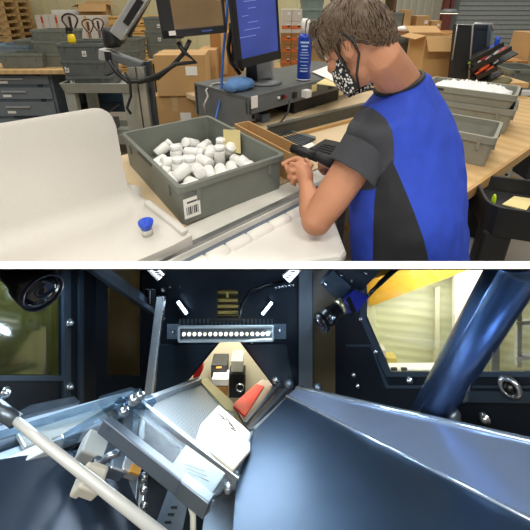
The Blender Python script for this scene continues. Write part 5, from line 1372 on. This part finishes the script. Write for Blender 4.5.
# left steel/acrylic cluster
lg = empty('clear_guide', 'cluster of clear guide bars and steel strips at the left chute head', 'guide', (0, 0, 0))
for a, b_, w, h_, m_ in (((-20, 452, .31), (140, 398, .44), .012, .02, clear), ((-20, 440, .33), (135, 396, .45), .018, .005, mat('blue_white_strip', (176, 194, 212), .3, .3)), ((-20, 470, .30), (100, 426, .38), .01, .012, bpy.data.materials['blue_white_strip']),
                         ((20, 442, .325), (105, 415, .40), .02, .004, mat('pale_highlight_strip', (210, 216, 214), .3, .5)), ((60, 446, .345), (128, 404, .41), .006, .02, clear)):  # strip paleness stands in for bright highlights on the guide bars
    MB().bar(W(*a), W(*b_), w, h_, Lp[1]).build('guide_bar', m_, lg, bevel=.001)
MB().prism([W(*p) for p in ((96, 402, .44), (128, 392, .48), (137, 396, .47), (104, 410, .43))], FWD*.01).build('grey_block', slate, lg)
MB().prism([W(*p) for p in ((-5, 418, .36), (70, 402, .44), (76, 408, .43), (-5, 430, .35))], FWD*.01).build('grey_block', steeld, lg)
for i, (a, b_) in enumerate((((128, 398), (129, 450)), ((140, 404), (138, 440)), ((118, 404), (152, 402)))): MB().bar(W(*a, .40), W(*b_, .37), .009, .009, FWD).build('clear_post', clear, lg)
MB().bar(W(-15, 478, .28), W(52, 446, .33), .012, .008, Lp[1]).bar(W(28, 446, .33), W(62, 434, .36), .01, .004, Lp[1]).build('guide_bar', mat('bright_strip', (226, 232, 234), .35, .1), lg, bevel=.001)
for x, y, r in ((107, 433, .007), (113, 428, .005), (134, 400, .007), (140, 396, .005), (124, 412, .006)): MB().ball(W(x, y, .375), r, u=12, v=8).build('clamp_nut', bolt_m, lg)
# sensor and mechanism below
sn = empty('valve_block', 'small metal valve block with orange tip under the channel', 'valve', (0, 0, 0))
for (x, y), (w, h_, d), m_ in (((108, 458), (.03, .018, .02), steeld), ((118, 463), (.018, .02, .02), steelb), ((131, 466), (.02, .014, .016), K['silver']), ((93, 448), (.024, .02, .02), mat('pale_block', (176, 182, 182), .5))):
    MB().box(W(x, y, .345), (w, d, h_), Matrix.Rotation(.6, 3, 'Y')).build('block', m_, sn, bevel=.002)
MB().box(W(135, 470, .338), (.01, .006, .004), Matrix.Rotation(.6, 3, 'Y')).build('orange_tip', mat('amber_tip', (206, 150, 60), .4), sn)
MB().tube([W(100, 470, .335), W(103, 461, .335), (W(109, 456, .33)), W(120, 452, .335)], .0035, 8).build('hook', steelb, sn)
vt = empty('upright_rod', 'pair of upright steel rods beneath the channel rail', 'rod', (0, 0, 0))
MB().bar(W(136, 466, .40), W(128, 545, .36), .011, .008, FWD).build('rod', steeld, vt, bevel=.001)
MB().bar(W(144, 472, .40), W(139, 545, .36), .007, .008, FWD).build('rod', steelb, vt, bevel=.001)
for y in (478, 489, 505): bolt(W(144, y, .375), -FWD, .0045, vt)
pb = empty('slotted_bracket', 'perforated steel bracket hanging below the channel end', 'bracket', (0, 0, 0))
f, n = plane3((172, 490, .40), (188, 492, .40), (160, 530, .37))
MB().prism([f(x, y) for x, y in ((168, 490), (190, 494), (178, 550), (148, 545))], -n*.003).build('plate', steeld, pb)
for x, y in ((174, 508), (171, 515), (168, 523)): MB().box(f(x, y, .0005), (.007, .002, .003)).build('slot', mblack, pb)
tag(MB().tube([W(185, 494, .335), W(190, 503, .325), W(193, 515, .32), W(193, 545, .315)], .0028, 8).build('white_hose', mat('white_hose', (214, 216, 200), .4)), 'thin white hose hanging from the channel end', 'hose')
tag(poly(plane3((215, 490, .40), (236, 486, .40), (215, 540, .36)), [(206, 505), (236, 486), (234, 545), (200, 545)], .004, 'side_plate', steelb), 'steel side plate under the valley of the chutes', 'plate')
tag(MB().hexa([W(x, y, d) for d in (.37, .42) for x, y in ((176, 495), (183, 500), (183, 488), (176, 486))]).build('white_fitting', K['white_plastic']), 'small white fitting under the channel rail', 'fitting')
# lower left cover plate
cvl = plane3((-20, 470, .27), (110, 470, .36), (60, 545, .27))
tag(poly(cvl, [(-60, 470), (20, 456), (96, 448), (128, 480), (160, 560), (-60, 600)], .004, 'cover_plate', mat('midnight_cover', (40, 54, 72), .4, .4)), 'dark navy cover plate at the lower left', 'cover')
# dark under-structure
tag(poly(plane3((90, 470, .5), (240, 470, .5), (150, 560, .42)), [(60, 430), (250, 460), (250, 600), (60, 600)], .004, 'under_panel', navy2), 'dark panel behind the rods under the channel', 'panel')
# foreground rod with clamp
fr = empty('foreground_rod', 'pale round rod crossing the lower left corner with a clamp', 'rod', (0, 0, 0))
MB().tube([W(14, 419, .245), W(40, 440, .235), W(165, 538, .205)], [.0028, .0031, .0034], 16).build('rod', mat('pale_rod', (224, 230, 230), .35, .2), fr)
MB().tube([W(-5, 406, .25), W(16, 421, .245)], .0048, 12).build('rod_sleeve', steeld, fr)
MB().box(W(90, 481, .228), (.015, .014, .012), Matrix.Rotation(.66, 3, 'Y')).box(W(80, 485, .226), (.006, .01, .012), Matrix.Rotation(.66, 3, 'Y')).box(W(97, 474, .232), (.012, .01, .006), Matrix.Rotation(.66, 3, 'Y')).build('clamp', mat('pale_clamp', (206, 206, 196), .5), fr, bevel=.0015)
# slanted tube on the right
tb = empty('slanted_tube', 'thick blue steel tube slanting across the right window', 'tube', (0, 0, 0))
MB().tube([W(530, 235, .27), W(517, 265, .28), W(414, 440, .47)], [.0185, .0185, .0195], 40).build('tube', mat('blue_steel_tube', (84, 112, 156), .26, .85, var=.06, scale=5), tb)
MB().lathe([(0, 0), (.009, 0), (.009, .01), (.0065, .013), (0, .013)], axis_frame(RGT*.6 - FWD, W(447, 412, .40))).build('end_bolt', steeld, tb)
MB().ball(W(461, 395, .41), .008, u=14, v=10).build('end_nut', steeld, tb)

# everything of the machine ends under the added top sheet
cn = (W(0, 268.7, 1) - EYE).cross(W(530, 268.7, 1) - EYE).normalized()
if cn.dot(UPV) < 0: cn = -cn
bpy.context.view_layer.update()
for o in list(set(bpy.data.objects) - OBJ0):
    if o.type != 'MESH' or o.name.startswith('divider_panel') or o.name.startswith('ceiling_liner'): continue
    iv_ = o.matrix_world.inverted(); q = iv_ @ EYE; nn = (o.matrix_world.to_3x3().transposed() @ cn).normalized()
    if max((v_.co - q).dot(nn) for v_ in o.data.vertices) <= 0: continue
    bm_ = bmesh.new(); bm_.from_mesh(o.data)
    r = bmesh.ops.bisect_plane(bm_, geom=bm_.verts[:] + bm_.edges[:] + bm_.faces[:], plane_co=q, plane_no=nn, clear_outer=True)
    ce = [e for e in r['geom_cut'] if isinstance(e, bmesh.types.BMEdge)]
    try: bmesh.ops.holes_fill(bm_, edges=ce, sides=0)
    except Exception: pass
    bm_.to_mesh(o.data); bm_.free()
# ================================================================== light
w = bpy.data.worlds.new('hall_world'); SC.world = w; w.use_nodes = True
bg = w.node_tree.nodes['Background']; bg.inputs['Color'].default_value = (1.0, .97, .91, 1); bg.inputs['Strength'].default_value = .46
def area(name, loc, tgt, sx, sy, power, col=(1, 1, 1)):
    l = bpy.data.lights.new(name, 'AREA'); l.shape = 'RECTANGLE'; l.size = sx; l.size_y = sy; l.energy = power; l.color = col
    o = bpy.data.objects.new(name, l); COL.objects.link(o); o.location = loc
    d = Vector(tgt) - Vector(loc); o.rotation_euler = d.to_track_quat('-Z', 'Y').to_euler(); return o
struct(MB().box((0, -3.4, 2.6), (22, .2, 5.2)).build('wall_front', mat('grey_front_wall', (120, 118, 112), .7)))
warm = (1, .95, .86)
for x, y, p in ((-2.2, 1.6, 42), (1.6, 2.2, 42), (-1.5, 5.0, 85), (2.5, 5.4, 85), (-1.1, -1.2, 76), (1.3, -1.2, 76)):  # last pair, behind the eye, added to whiten the sheet's front edge
    area('hall_lamp', (x, y, 4.6), (x, y, 0), 1.6, .5, p, warm)
# machine lamps and added fills
cool = (.66, .84, 1.0)
area('light_bar_lamp', W(226, 337, DL - .012), W(235, 470, .36), .16, .012, .42, (.86, .95, 1.0))
area('left_head_fill', W(60, 272, .40) - UPV*.006, W(110, 440, .36), .10, .05, .55, cool)  # added fill to brighten the clear guides, no fixture there
area('ceiling_lamp', W(270, 272, .52) - UPV*.004, W(280, 430, .46), .12, .04, .2, cool)
area('right_head_fill', W(395, 272, .34) - UPV*.005, W(450, 420, .36), .10, .03, .45, cool)  # added light for the tube streak and the rim flange
area('bay_fill', W(460, 272, .64) - UPV*.006, W(430, 340, .74), .25, .05, 1.15, (1, .95, .8))  # added, out of view, to light the space behind the right window
area('hatch_fill', W(228, 272, .70) - UPV*.006, W(228, 380, .78), .12, .04, 1.8, (1, .95, .85))  # unseen light added to brighten the hatch view
area('olive_bay_fill', W(10, 272, .56) - UPV*.006, W(-10, 340, .66), .15, .05, 1.5, (1, .97, .8))  # unseen light added behind the olive pane
area('side_bay_fill', W(120, 272, .64) - UPV*.006, W(120, 340, .70), .06, .03, .25, (1, .93, .8))  # added to lift the brown side pane out of black

cam = bpy.data.cameras.new('camera'); co_ = bpy.data.objects.new('camera', cam); COL.objects.link(co_)
cam.sensor_width = 36; cam.lens = FPX/530*36; cam.shift_y = (CY - 265)/530; cam.clip_start = .01; cam.clip_end = 100
co_.location = EYE; co_.rotation_euler = (PI/2 - PITCH, 0, 0); SC.camera = co_
vs = SC.view_settings; vs.view_transform = 'Standard'; vs.look = 'None'; vs.gamma = 1; vs.exposure = 0; vs.use_curve_mapping = False
